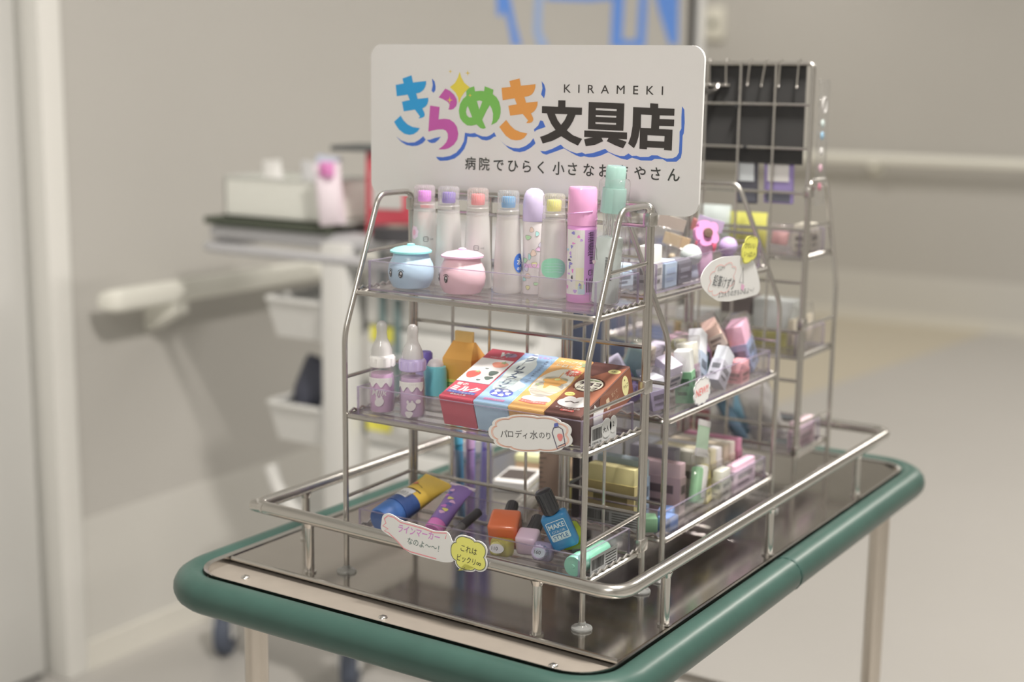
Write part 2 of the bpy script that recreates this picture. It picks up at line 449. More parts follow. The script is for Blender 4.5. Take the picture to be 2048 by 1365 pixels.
def handrail(name, label, y0, y1, wall_x=None, wall_y=None, h=.80):
    'a rounded vinyl rail on brackets, along y on a wall at wall_x or along x on a wall at wall_y'
    t = thing(name, label, 'handrail', (0, 0, h), z0=False)
    def pt(a, d, z): return (wall_x + d, a, z) if wall_x is not None else (a, wall_y - d, z)
    prof = rrect(.036, .048, .016, 4)
    V = [pt(a, .075 + p[0], p[1]) for a in (y0, y1) for p in prof]; n = len(prof)
    Fc = [(i, (i + 1) % n, n + (i + 1) % n, n + i) for i in range(n)] + [tuple(range(n))[::-1], tuple(range(n, 2 * n))]
    MB().add(V, Fc).build('rail', RAILM, t)
    for e, sg in ((y0, -1), (y1, 1)):
        V = [pt(e + sg * s, .075 + p[0] * k - (1 - k) * .05, p[1] * k) for s, k in ((0, 1.0), (.012, .98), (.022, .86), (.028, .6)) for p in prof]
        Fc = [(r * n + i, r * n + (i + 1) % n, (r + 1) * n + (i + 1) % n, (r + 1) * n + i) for r in range(3) for i in range(n)] + [tuple(range(n))[::-1], tuple(range(3 * n, 4 * n))]
        MB().add(V, Fc).build('end_cap', RAILM, t)
    k = int((y1 - y0) / 1.0) + 1
    for i in range(k):
        a = y0 + .16 + i * (y1 - y0 - .3) / max(1, k - 1)
        m = MB()
        q0 = [pt(a - .025, 0, -.09), pt(a + .025, 0, -.09), pt(a + .025, 0, -.01), pt(a - .025, 0, -.01)]
        q1 = [pt(a - .02, .085, -.045), pt(a + .02, .085, -.045), pt(a + .02, .085, -.02), pt(a - .02, .085, -.02)]
        m.add(q0 + q1, [(3, 2, 1, 0), (4, 5, 6, 7), (0, 1, 5, 4), (1, 2, 6, 5), (2, 3, 7, 6), (3, 0, 4, 7)])
        m.build('bracket', RAILM, t)
    return t
handrail('handrail', 'cream handrail on the wall beside the sliding door', .985, 3.6, wall_x=XW, h=.785)
handrail('handrail', 'cream handrail across the far corridor wall', -3.9, 2.9, wall_y=YF, h=.86)

# blue painted strokes on the left wall, high up beyond the door
DEC = [[(2.48, .732), (2.525, .734), (2.558, .681), (2.581, .625), (2.619, .553), (2.572, .551), (2.549, .61), (2.527, .651), (2.514, .634), (2.488, .633)],
       [(2.703, .746), (2.746, .749), (2.731, .661), (2.73, .6), (2.776, .552), (2.717, .551), (2.688, .594), (2.691, .659)],
       [(2.746, .749), (3.177, .777), (3.18, .716), (3.022, .702), (2.762, .692)],
       [(3.177, .777), (3.253, .782), (3.246, .589), (3.353, .592), (3.366, .789), (3.421, .793), (3.41, .569), (3.168, .563)],
       [(3.451, .795), (3.655, .808), (3.665, .585), (3.601, .583), (3.507, .698)]]
BLUEP = mat('blue_wall_paint', C(92, 132, 196), .7)
BLUEQ = mat('pale_blue_wall_paint', C(140, 158, 190), .7)
DECM = frame((XW, 0, Z0), (0, 1, 0), (0, 0, 1))
dr = thing('wall_drawing', 'blue brush-stroke drawing painted on the wall above the shop sign', 'wall drawing', (XW, 2.5, 1.3), z0=False)
dr.location = (0, 0, 0)
for i, p in enumerate(DEC):
    MB(DECM).prism(p, .001).build('brush_stroke', BLUEQ if i in (1,) else BLUEP, dr, smooth=0)
t = thing('wall_control', 'small cream wall control with dark round sensor on the far wall', 'wall control', (-2.53, YF, 1.56), z0=False)
MB().rbox(-.06, .06, -.03, 0, -.09, .09, .006).build('case', mat('control_case', C(205, 196, 178), .5), t)
MB(RX(pi / 2)).lathe([(.022, .03), (.022, .036), (.015, .04), (0, .04)]).build('sensor', mat('sensor_dark', C(110, 108, 92), .4), t)

# ceiling LED panels, each with its own light
for i, (x, y, sx, sy, wt) in enumerate(PANELS):
    t = thing('ceiling_light', 'small square ceiling LED fitting above the cart' if i == 0 else 'slim white ceiling LED fitting over the corridor' if i < 4 else 'white ceiling LED fitting over the side corridor', 'ceiling light', (x, y, CH), z0=False, group='ceiling LED fittings')
    h = MB().box(-sx / 2 - .02, sx / 2 + .02, -sy / 2 - .02, sy / 2 + .02, -.03, 0)
    h.build('housing', mat('light_housing', C(220, 214, 206), .5), t, smooth=0)
    L = bpy.data.lights.new('panel_light', 'AREA'); L.shape = 'RECTANGLE'; L.size = sx; L.size_y = sy; L.energy = wt; L.color = LIGHT_COL
    lo = bpy.data.objects.new(('ceiling_over_cart', 'ceiling_behind_camera', 'ceiling_mid_corridor', 'ceiling_far_corridor', 'ceiling_side_corridor')[i] + '_offscreen', L); COL.objects.link(lo); lo.parent = t; lo.location = (0, 0, -.036)

# ---------------------------------------------------------------- the cart
CX0, CX1, CY0, CY1 = -.118, .3105, -.081, .672          # inner rim of the pan, plate level is z = 0
cart = thing('stainless_cart', 'stainless steel cart with green bumper rim and tubular guard rail', 'cart', (0, 0, 0), z0=False)
cart.rotation_euler = (0, 0, -.012)
cz = Z0
GREENB = mat('green_bumper_rubber', C(48, 71, 62), .36, noise=.22, scale=22, bump=.25)
PLATE = mat('plate_steel', (.53, .505, .475, 1), .16, 1, noise=.12, scale=9, bump=.06)
PANM = mat('pan_steel', (.37, .335, .295, 1), .40, .35, noise=.12, scale=40, bump=.1)
def rim_path(off, z, r, n=8):
    return [(x, y, z) for x, y in rrect(CX1 - CX0 + 2 * off, CY1 - CY0 + 2 * off, r + off, n, (CX0 + CX1) / 2, (CY0 + CY1) / 2)]
mb = MB(); mb.tube(rim_path(.0145, cz - .013, .034), .0165, 14, closed=True)
bump_o = mb.build('bumper', GREENB, cart, label='dark green rubber bumper')
MB().tube([(CX1 + .0145, .262, cz - .013), (CX1 + .0145, .266, cz - .013)], .0169, 16).build('bumper_joint', mat('bumper_joint_rubber', C(40, 66, 58), .5), cart)
mb = MB()
for o0, o1, z0_, z1_ in ((-.001, .003, cz + .001, cz + .0025), (-.001, -.001, cz - .014, cz + .001)):
    a = rim_path(o0, z0_, .034); b = rim_path(o1, z1_, .034); n = len(a)
    mb.add(a + b, [(i, (i + 1) % n, n + (i + 1) % n, n + i) for i in range(n)])
mb.build('rim_lip', CHROME(), cart)
mb = MB(); p = [(x, y) for x, y, z in rim_path(0, 0, .034)]
mb.prism(p, .002, M=T(0, 0, cz - .0085)).build('pan', PANM, cart, label='lower pan with rivets showing at the front edge')
for x, y in ((-.078, -.052), (.088, -.058), (.262, -.062)):
    MB(T(x, y, cz - .0065)).lathe([(.0042, 0), (.0036, .0012), (.0018, .002), (0, .0021)], 12).build('rivet', CHROME(), cart)
MB().prism([(CX0 + .002, -.031), (CX1 - .004, -.037), (CX1 - .002, CY1 - .03), (CX1 - .03, CY1 - .002), (CX0 + .03, CY1 - .002), (CX0 + .002, CY1 - .03)], .003, M=T(0, 0, cz - .003)).build('top_plate', PLATE, cart, label='mirror-like steel top plate')
MB().tube([(CX0 + .003, -.031, cz - .0005), (CX1 - .004, -.037, cz - .0005)], .0018, 8).build('plate_lip', CHROME(), cart)
# guard rail
RX0, RX1, RY0, RY1, RZ_ = -.094, .303, -.027, .622, .0515 + cz
gr = MB().tube(fillet([(RX0 + .001, RY0 + .02, RZ_ + .001), (RX0 + .001, RY1, RZ_), (RX1, RY1, RZ_), (RX1, RY0 - .003, RZ_), (RX0 - .004, RY0 + .009, RZ_)], .022, 8), .006, 14)
gr.tube(fillet([(RX0 + .001, RY0 + .03, RZ_ + .001), (RX0 + .001, RY0 + .01, RZ_ + .001), (RX0 + .012, RY0 + .008, RZ_)], .008, 5), .006, 14)
guard = gr.build('guard_rail', CHROME(), cart, label='round tube guard rail on short posts')
for x, y in ((-.027, RY0 + .007), (.225, RY0 - .001), (RX1, .05), (RX1, .27), (RX1, .515), (RX0 + .001, .05), (RX0 + .001, .30), (RX0 + .001, .53), (.1, RY1)):
    MB().tube([(x, y, cz), (x, y, RZ_ - .004)], .0042, 10).tube([(x, y, cz), (x, y, cz + .0015)], .0062, 10).tube([(x, y, RZ_ - .0085), (x, y, RZ_ - .004)], [.0045, .006], 10).build('rail_post', CHROME(), cart)
LEGM = mat('leg_steel', (.66, .61, .55, 1), .3, 1, noise=.05, scale=20)
for x, y in ((CX0 + .034, CY0 + .048), (CX1 - .002, CY0 + .03), (CX1 - .004, CY1 - .075), (CX0 + .034, CY1 - .07)):
    lg = MB().tube([(x, y, .13), (x, y, cz - .008)], .0112, 14).build('leg', LEGM, cart)
    MB(T(x, y, .062) @ RY(pi / 2)).lathe([(.03, -.014), (.0615, -.014), (.0615, .014), (.03, .014)], 20).build('caster_wheel', mat('caster_rubber', C(70, 72, 74), .6), cart)
    MB().box(x - .02, x + .02, y - .016, y + .016, .112, .13).box(x - .02, x - .017, y - .014, y + .014, .05, .115).box(x + .017, x + .02, y - .014, y + .014, .05, .115).build('caster_fork', CHROME(), cart)
MB().prism([(x, y) for x, y, z in rim_path(-.03, 0, .034)], .012, M=T(0, 0, .28)).build('lower_shelf', PANM, cart)
MB().tube(fillet([(CX0 + .034, CY0 + .06, .477), (CX0 + .034, CY1 - .075, .477), (CX1 - .006, CY1 - .075, .477), (CX1 - .006, CY0 + .06, .477)], .01), .006, 10).build('brace_rail', CHROME(), cart)

# ---------------------------------------------------------------- wire display racks
ZB, ZT, YT, RD = .2237, .3464, .0514, .1007      # bend height, top height, top front setback, depth
SHZ = (.2597, .1487, .0368)
def front_y(z): return 0 if z < ZB else YT * (z - ZB) / (ZT - ZB)
def make_rack(label, W, loc, rz, panel_top=ZT, hz=(.2226, .0715), nv=5):
    t = thing('wire_display_rack', label, 'display rack', loc, (0, 0, rz))
    S = STEEL()
    for x in (0, W):
        MB().tube(fillet([(x, 0, .002), (x, 0, ZB), (x, YT, ZT), (x, RD, ZT), (x, RD, .034)], .010, 5), .0026, 10).build('side_frame', S, t)
    for x, y in ((0, 0), (W, 0), (0, RD + .006), (W, RD + .006)):
        MB(T(x, y, 0)).lathe([(.0090, 0), (.0093, .0012), (.0088, .0022), (.0050, .0028), (.0036, .0040), (.0032, .0065), (0, .0066)], 18).build('foot', tp(205, 200, 190, .3), t)
    for z in SHZ:
        y0 = front_y(z)
        sh = MB().tube(fillet([(.002, RD, z), (.002, y0, z), (W - .002, y0, z), (W - .002, RD, z)], .006, 4), .0026, 8).tube([(.002, RD - .004, z), (W - .002, RD - .004, z)], .0022, 8).build('shelf', S, t)
        zt_ = z + {SHZ[0]: .0030, SHZ[1]: .0012, SHZ[2]: -.0015}[z] - .0014      # wires that carry the tray
        for k in range(4):
            y = y0 + (RD - y0) * (k + 1) / 5
            MB().tube([(.002, y, zt_), (W - .002, y, zt_)], .0014, 6).build('shelf_wire', S, sh)
        for x in (.0018, W - .0018):   # corrugated runners at both ends
            MB().tube([(x, y0 + .004 + i * (RD - y0 - .006) / 16, z + .0038 + .0012 * (1 if i % 2 else -1)) for i in range(17)], .0013, 6).build('runner', CHROME(), sh)
        zg = z + .0375; yg = front_y(zg)
        for x in (0, W):
            MB().tube([(x, yg + .001, zg - .002), (x, RD, zg)], .0018, 8).build('side_bar', S, t)
    yp = RD + .0065
    pn = MB().tube(fillet([(0, yp, .004), (0, yp, panel_top), (W, yp, panel_top), (W, yp, .004)], .006, 4), .0026, 10).build('back_panel', S, t, label='wire grid back panel')
    for z in hz + ((panel_top - .018,) if panel_top < ZT + .01 else ()):
        MB().tube([(0, yp, z), (W, yp, z)], .0019, 8).build('horizontal_wire', S, pn)
    for k in range(nv):
        x = W * (k + 1) / (nv + 1)
        MB().tube([(x, yp + .003, hz[-1] - .03), (x, yp + .003, panel_top)], .0015, 8).build('vertical_wire', S, pn)
    for x in (0, W):
        for z in (ZT - .012, SHZ[1] + .04, .045):
            MB().rbox(x - .0042, x + .0042, RD - .0035, yp + .0036, z - .006, z + .006, .0015).build('clip', S, t)
    return t
make_rack('steel wire display rack of bottles and boxes under the shop sign', .25, (0, 0, 0), 0)
make_rack('steel wire display rack of erasers standing side-on beside the sign rack', .262, (.252, .143, 0), pi / 2)
make_rack('tall steel wire display rack backed with black card', .245, (.243, .600, 0), pi, panel_top=.4715, hz=(.428, .381, .333, .293, .235, .18, .125, .0715), nv=5)

def make_tray(label, loc, rz, W, D, H=.026, barcode=None, t=.0016):
    'open acrylic tray; root at the front left bottom corner'
    r = thing('acrylic_tray', label, 'tray', loc, (0, 0, rz))
    A = ACRYL()
    b = MB().box(0, W, 0, D, 0, t).box(0, W, 0, t, t, H).box(0, W, D - t, D, t, H).box(0, t, t, D - t, t, H).box(W - t, W, t, D - t, t, H)
    b.build('body', A, r, smooth=0)
    E = clear('acrylic_edge', (.88, .85, .93), .8, .1, haze=.30, hazecol=(.74, .68, .82))
    e = MB().box(-.0001, W + .0001, -.0001, t, H, H + .0007).box(-.0001, W + .0001, D - t, D, H, H + .0007)
    for x in (0, W - t): e.box(x - .0001, x + t + .0001, t, D - t, H, H + .0007)
    for x in (0, W - .0012):
        for y in (0, D - .0012): e.box(x - .0002, x + .0014, y - .0002, y + .0014, 0, H)
    e.box(0, W, -.0003, .0012, -.0002, .0012).box(W - .0012, W + .0003, 0, D, -.0002, .0012)
    e.build('edge', E, r, smooth=0)
    if barcode: barcode_sticker(r, *barcode)
    return r
def barcode_sticker(parent, M, w=.036, h=.015, bars=.5, note=None):
    m = MB(M); m.prism(rrect(w, h, .0012, 3, w / 2, h / 2), .0003)
    random.seed(int(w * 1e5) + int(h * 1e5)); x = w * .05
    z = .00045
    while x < w * bars:
        b = random.choice((.0003, .0005, .0008)); m.flat(rect(x, x + b, h * .28, h * .85), mi=1, z=z); x += b + random.choice((.0004, .0006))
    m.text('4 902506 718', h * .16, w * .05, h * .08, 1, z=z)
    if note == 'lines':
        for i in range(5): m.flat(rect(w * (bars + .05), w * .95, h * (.15 + i * .15), h * (.20 + i * .15)), mi=1, z=z)
    o = m.build('barcode_sticker', [WHITE(), INK()], parent, smooth=0)
    return o
TRT, TRM, TRB = SHZ[0] + .0030, SHZ[1] + .0012, SHZ[2] - .0015
fl_ = T(0, 0, 0)
make_tray('clear acrylic tray holding glue bottles on the sign rack top shelf', (.012, .020, TRT), 0, .233, .076)
def side_sticker(W, y, z): return frame((W + .0003, y, z), (0, 1, 0), (0, 0, 1))
tm_ = make_tray('clear acrylic tray of carton boxes on the sign rack middle shelf', (.011, .0035, TRM), 0, .2335, .090,
                barcode=(side_sticker(.2335, .014, .002), .044, .017, .42))
m = MB(side_sticker(.2338, 0, 0))
m.prism(ell(.040, .0135, .0085, .0085, 20), .0003).prism(ell(.052, .0145, .0065, .0075, 20), .0003)
m.text('大人', .0055, .0335, .0105, 1, z=.0005).text('2', .006, .0505, .0125, 1, z=.0005)
m.build('round_price_sticker', [WHITE(), INK()], tm_, smooth=0)
make_tray('clear acrylic tray of nail-polish markers on the sign rack bottom shelf', (.012, .0035, TRB), 0, .2325, .090,
          barcode=(side_sticker(.2325, .018, .003), .048, .016, .5, 'lines'))
T1, T2, T3 = TRT + .0017, TRM + .0017, TRB + .0017       # tray floors
A0 = .58                                                 # the side that faces the aisle

# ---------------------------------------------------------------- shop sign
LOGO = [
 ('cobalt',[(71.5,111.0),(74.5,108.2),(75.7,103.5),(75.3,100.2),(73.4,97.8),(71.1,99.8),(72.4,104.8)],[]),
 ('cobalt',[(30.2,56.1),(36.3,52.5),(44.1,50.7),(51.8,51.3),(56.9,53.8),(61.8,57.4),(64.9,54.4),(61.1,50.9),(55.2,48.4),(49.2,47.7),(42.3,48.5),(36.3,51.2)],[]),
 ('cobalt',[(66.0,54.2),(69.6,54.4),(75.5,56.4),(82.0,57.7),(78.8,54.2),(75.5,52.0),(71.7,51.4),(68.7,52.2)],[]),
 ('cobalt',[(76.8,38.8),(84.7,38.8),(93.0,40.5),(99.6,43.8),(104.5,48.6),(108.2,54.8),(109.2,62.3),(114.9,61.8),(120.2,62.5),(123.0,61.2),(128.7,59.7),(133.5,59.7),(137.5,61.3),(141.4,63.9),(143.6,60.2),(141.1,59.8),(137.5,57.4),(133.1,56.2),(127.9,56.7),(123.0,59.2),(118.2,58.6),(112.0,58.9),(111.3,53.5),(108.5,47.4),(103.7,42.2),(97.9,38.3),(89.7,36.0),(81.4,35.3),(78.5,36.9)],[]),
 ('cobalt',[(190.5,110.4),(193.4,107.5),(194.8,103.1),(194.3,98.6),(193.4,95.6),(190.2,98.9),(191.6,104.3)],[]),
 ('cobalt',[(183.5,67.9),(188.0,71.6),(190.0,76.1),(192.7,75.7),(195.6,70.5),(189.6,68.5),(186.5,67.6),(184.3,65.8)],[]),
 ('cobalt',[(148.2,56.7),(154.2,52.6),(161.3,50.6),(168.3,50.5),(175.3,53.0),(179.8,56.1),(183.2,60.1),(185.5,55.6),(180.7,51.6),(174.6,48.4),(169.2,47.1),(162.9,47.7),(156.6,50.4)],[]),
 ('cobalt',[(190.5,49.2),(195.6,49.0),(202.6,51.3),(211.7,55.6),(215.4,52.7),(221.2,50.3),(228.2,48.5),(233.5,49.7),(236.6,48.3),(244.1,49.5),(250.8,51.7),(256.4,53.7),(259.8,51.3),(265.8,49.3),(271.0,48.2),(275.4,48.3),(279.4,50.7),(282.7,48.7),(287.1,49.1),(290.8,48.1),(298.7,48.6),(301.5,50.1),(307.2,50.2),(310.9,48.7),(315.9,47.9),(321.5,48.5),(325.0,50.2),(327.0,53.4),(327.2,62.9),(327.0,71.0),(328.5,73.6),(328.1,83.0),(328.3,92.0),(330.5,89.3),(331.3,78.7),(330.9,69.9),(329.9,67.7),(329.8,53.5),(328.9,49.1),(325.1,45.8),(316.0,45.4),(312.3,47.3),(304.5,47.2),(301.7,45.6),(291.6,45.4),(287.9,46.2),(282.8,47.3),(278.4,45.2),(272.5,46.0),(266.6,48.0),(259.4,50.9),(252.4,47.8),(245.7,46.0),(240.4,45.7),(235.8,46.5),(232.1,45.7),(227.4,46.9),(221.2,49.6),(215.0,52.4),(205.8,49.1),(197.2,46.1),(193.3,46.9)],[]),
 ('cyan',[(37.5,110.4),(48.0,113.5),(49.8,106.9),(64.8,108.5),(64.8,105.8),(63.6,102.7),(61.5,100.0),(58.1,97.9),(53.5,96.9),(55.3,91.8),(67.2,93.2),(67.5,90.7),(66.6,87.6),(64.5,85.2),(60.7,83.1),(62.8,79.8),(63.6,77.4),(62.8,75.7),(60.3,74.5),(56.7,73.8),(58.1,76.0),(57.3,76.6),(52.2,81.9),(39.2,80.0),(37.0,88.8),(46.1,90.6),(43.7,95.6),(31.0,93.9),(29.5,104.3),(39.0,105.9)],[]),
 ('cyan',[(35.5,75.8),(38.9,71.4),(43.6,67.8),(49.2,65.7),(58.0,64.8),(55.2,61.6),(50.9,59.1),(45.8,58.1),(39.8,59.1),(33.7,62.7),(30.3,66.4),(27.8,69.8)],[]),
 ('magenta',[(86.8,102.0),(91.9,100.1),(96.8,96.5),(99.5,92.6),(100.0,89.2),(98.9,86.2),(96.1,83.8),(92.8,82.8),(90.5,83.2),(91.5,85.1),(91.7,87.8),(89.5,90.1),(84.5,92.3),(79.5,93.9)],[]),
 ('magenta',[(69.7,86.1),(80.5,85.0),(79.3,73.6),(86.2,74.4),(92.0,73.9),(97.0,71.2),(100.3,67.3),(101.8,61.3),(100.8,55.9),(97.1,51.1),(91.3,47.5),(86.4,46.3),(79.7,45.9),(84.7,49.3),(88.4,52.8),(90.3,56.9),(90.0,60.9),(87.9,63.6),(84.6,64.7),(78.8,64.4),(72.9,63.3),(67.9,62.0)],[]),
 ('gold',[(102.6,117.4),(104.5,112.5),(107.8,107.6),(113.9,103.7),(107.8,98.6),(104.2,94.0),(102.2,88.6),(101.3,93.9),(98.4,98.5),(91.9,103.4),(97.6,107.4),(100.8,112.4)],[]),
 ('green',[(110.2,100.3),(113.4,103.0),(118.8,104.7),(119.8,100.1),(125.1,100.7),(129.9,100.6),(130.4,104.9),(139.9,102.0),(139.2,98.1),(143.4,95.2),(146.2,91.4),(147.8,86.2),(147.9,81.6),(146.8,77.0),(143.7,73.0),(138.1,70.4),(139.7,74.9),(139.9,80.8),(138.4,85.0),(136.2,88.3),(133.2,83.9),(128.1,74.9),(132.2,67.5),(129.4,66.6),(126.2,67.3),(122.1,70.3),(116.5,69.0),(111.6,69.2),(106.7,72.1),(103.4,76.0),(102.2,82.0),(103.3,88.0),(106.6,93.0),(110.4,95.9)],[[(112.1,86.9),(117.1,76.7),(114.0,76.3),(111.1,78.2),(110.1,81.5),(110.7,84.8)],[(121.9,91.5),(125.1,92.2),(128.0,91.3),(124.8,83.8)]]),
 ('orange',[(156.8,110.0),(167.5,112.5),(169.1,106.1),(184.3,107.7),(184.2,104.9),(182.9,101.3),(180.3,98.4),(177.2,97.1),(173.0,96.4),(174.9,91.2),(186.9,92.6),(186.9,89.5),(185.4,86.3),(183.2,83.7),(180.2,82.0),(182.5,78.2),(182.8,76.3),(181.4,74.3),(178.8,73.4),(175.5,73.3),(177.4,75.7),(171.6,81.2),(158.3,79.4),(156.2,88.1),(165.2,89.6),(162.6,94.9),(150.0,92.9),(148.6,103.8),(158.3,104.9)],[]),
 ('orange',[(154.1,75.4),(158.7,70.5),(163.4,67.1),(168.9,65.2),(176.9,64.1),(173.6,60.1),(169.8,58.2),(165.1,57.6),(159.6,58.2),(154.1,61.2),(150.1,65.3),(146.9,69.0)],[]),
 ('gold2',[(92.3,119.6),(92.7,118.0),(94.5,117.7),(92.7,117.4),(92.4,115.7),(92.0,117.4),(90.2,117.6),(92.0,118.0)],[]),
 ('gold2',[(111.5,119.0),(112.1,116.9),(114.3,116.5),(112.1,116.1),(111.6,113.9),(111.1,116.1),(108.8,116.5),(111.1,116.9)],[]),
 ('gold2',[(91.9,95.0),(92.6,92.2),(95.5,91.7),(92.6,91.1),(91.9,88.3),(91.3,91.1),(88.3,91.6),(91.3,92.1)],[]),
 ('gold2',[(114.5,98.6),(115.0,96.8),(116.8,96.5),(115.0,96.1),(114.6,94.3),(114.2,96.1),(112.3,96.4),(114.2,96.8)],[]),
 ('black',[(208.2,94.2),(215.5,94.2),(215.5,88.5),(232.4,88.4),(232.3,82.2),(226.0,82.1),(223.7,76.7),(220.7,72.0),(217.6,68.3),(224.0,64.2),(233.3,61.4),(229.3,55.4),(221.0,58.5),(212.1,62.9),(203.2,58.6),(193.1,55.8),(190.2,61.5),(197.6,64.1),(206.0,68.2),(201.4,73.5),(198.1,79.4),(196.9,82.5),(191.6,82.6),(191.5,88.7),(208.1,88.5)],[[(205.1,82.3),(217.8,82.3),(215.2,77.1),(211.6,72.9),(207.9,76.9)]]),
 ('black',[(238.9,93.5),(273.9,93.0),(273.7,69.8),(238.9,70.1)],[[(246.1,88.4),(266.7,88.1),(266.6,86.3),(246.1,86.6)],[(246.2,82.5),(266.5,82.3),(266.4,80.7),(246.2,81.0)],[(246.1,76.4),(266.5,76.3),(266.5,74.7),(246.2,74.8)]]),
 ('black',[(235.3,68.8),(277.4,68.5),(277.5,62.7),(268.7,62.8),(277.2,60.6),(274.0,54.9),(266.3,57.1),(257.9,60.4),(259.5,63.2),(252.6,63.2),(254.3,60.2),(246.2,56.7),(237.1,55.2),(235.3,61.1),(244.1,63.2),(235.3,63.2)],[]),
 ('black',[(282.5,90.2),(298.6,90.0),(298.6,93.8),(306.1,93.6),(306.2,89.9),(321.5,89.8),(321.5,84.0),(307.9,84.0),(307.8,80.9),(321.6,80.8),(321.6,75.3),(307.8,75.2),(307.7,72.5),(320.4,72.4),(320.4,54.9),(313.1,55.1),(313.2,56.6),(297.1,56.7),(296.9,55.0),(289.8,55.2),(289.7,72.3),(288.4,64.8),(286.8,59.7),(284.5,55.4),(278.8,59.2),(281.1,65.3),(282.5,74.3)],[[(290.2,84.2),(300.4,84.1),(300.2,72.9),(290.4,72.9)],[(297.0,67.0),(313.2,66.9),(313.1,62.2),(297.1,62.2)]]),
]
SW, SH = .347, .142
sg = thing('shop_sign', 'white rounded acrylic shop sign with colourful Japanese stationery shop logo', 'sign', (-.0565, .1150, .340), (0, .006, 0))
SM = frame((0, 0, 0), (1, 0, 0), (0, 0, 1))     # x right, y up, z towards the viewer
MB(SM).prism(rrect(SW, SH, .012, 6, SW / 2, SH / 2), .003, M=T(0, 0, 0)).build('board', mat('sign_acrylic', C(214, 206, 197), .3, noise=.01, scale=5), sg)
LC = dict(cobalt=(70, 108, 190), cyan=(42, 150, 205), magenta=(196, 84, 158), gold=(226, 196, 62), gold2=(230, 186, 70), green=(116, 180, 76), orange=(228, 146, 66), black=(58, 52, 48))
for i, (cn, outer, holes) in enumerate(LOGO):
    z = .0031 + {'cobalt': 0, 'gold': .0001, 'gold2': .0003}.get(cn, .0002)
    mm = MB(SM).flat([(x / 1000, y / 1000) for x, y in outer], [[(x / 1000, y / 1000) for x, y in h] for h in holes], z=z)
    mm.build({'cobalt': 'blue_backing_print', 'gold': 'sparkle', 'gold2': 'sparkle'}.get(cn, 'logo_stroke'), P(*LC[cn], .45), sg, smooth=0)
MB(SM).text('KIRAMEKI', .0104, .2137, .1010, width=.0965, sp=2.1, off=.0, z=.0033).build('lettering', P(58, 52, 48, .45), sg, smooth=0)
m = MB(SM); kx = [109.8 + i * 15.7 for i in range(10)] + [267.5, 285.5, 301.5, 317.5]
for ch, x in zip('病院でひらく小さなお店やさん', kx): m.text(ch, .0125, x / 1000, .0300, off=.012, z=.0033)
m.build('lettering', P(62, 62, 56, .45), sg, smooth=0)
for x in (.075, .285):      # clips that hold the sign on the grid
    MB().rbox(x - .004, x + .004, -.011, .0015, -.003, .006, .001).build('clip', STEEL(), sg)

# ---------------------------------------------------------------- top shelf
FROST = clear('frosted_plastic', (.96, .96, .96), .7, .25, haze=.55, hazecol=(.97, .96, .95))
FROST2 = clear('frosted_cap', (.97, .97, .97), .8, .2, haze=.22, hazecol=(.97, .96, .95))
def pot(name, label, loc, body, body2, lid, spout, rz):
    t = thing(name, label, 'glue pot', loc, (0, 0, rz))
    prof = [(.012, 0), (.0165, .0015), (.0198, .008), (.0208, .015), (.0198, .022), (.0170, .0275), (.0160, .030), (.0162, .033)]
    MB().lathe(prof, 32).build('pot_body', P(*body, .3), t)
    ld = MB().lathe([(.0165, .0318), (.0188, .0325), (.0188, .034), (.0150, .0362), (.008, .0378), (.0035, .0385), (.0035, .0398), (.0018, .0404), (0, .0405)], 32).build('lid', P(*lid, .3), t)
    if spout: MB().prism([(-.0235, -.003), (-.017, -.006), (-.017, .006), (-.0235, .003)], .0015, M=RZ(-.5) @ T(0, 0, .0328)).build('lid_tab', P(*lid, .3), ld)
    rr = lambda z: .0208 - abs(z - .015) ** 2 * 18
    for dx in (-.0062, .0062):
        m = MB().flat(blob(dx, .0145, .0021, .0033, 16, .05, 2), mi=0).flat(ell(dx + .0004, .0155, .0009, .0012, 10), mi=1, z=.0001).flat(ell(dx - .0006, .0130, .0005, .0006, 8), mi=1, z=.0001)
        m.stroke([(dx - .0028, .0172), (dx - .001, .0186), (dx + .0014, .0186), (dx + .003, .017)], .0005)
        bend(cyl(rr, 0, .0003), m).build('printed_eye', [INK(), WHITE()], t, smooth=0)
    return t
pot('glue_pot', 'round pale blue glue pot with blue lid and printed eyes', (.0422, .0430, T1), (168, 190, 212), None, (138, 206, 222), True, -.12)
pot('glue_pot', 'round pink glue pot with pink lid and printed eyes', (.0980, .0430, T1), (240, 176, 178), None, (246, 170, 190), True, -.45)
def glue_bottle(label, loc, core, deco=None):
    t = thing('glue_bottle', label, 'glue bottle', loc)
    MB().lathe([(.0115, 0), (.0128, .001), (.0130, .004), (.0118, .035), (.0106, .062), (.0100, .066), (.0100, .068)], 28).build('bottle_body', FROST, t)
    MB().lathe([(.0102, .066), (.0102, .0725), (.0092, .0735)], 28).build('collar', FROST2, t)
    cp = MB().lathe([(.0098, .0725), (.0095, .079), (.0092, .0885), (.0085, .090), (0, .0902)], 28)
    cp = cp.build('cap', FROST2, t)
    m = MB()
    for k in range(28):
        a = 2 * pi * k / 28; m.box(-.0003, .0003, -.0097, -.0092, .080, .0885, M=RZ(a))
    m.build('cap_ribs', FROST2, cp)
    MB().lathe([(.0058, .0752), (.0062, .0765), (.0062, .0838), (.0056, .0848), (0, .0848)], 20).build('applicator', P(*core, .5), t, label='coloured applicator showing through the cap')
    MB().lathe([(.0085, .002), (.0098, .004), (.0088, .03), (.0078, .058), (0, .058)], 20).build('glue_fill', clear('glue_fill', (.95, .95, .95), .2, .3, haze=.16, hazecol=(.95, .95, .97)), t)
    if deco: deco(t)
    return t
rB = lambda z: .0130 - (z - .004) * .042
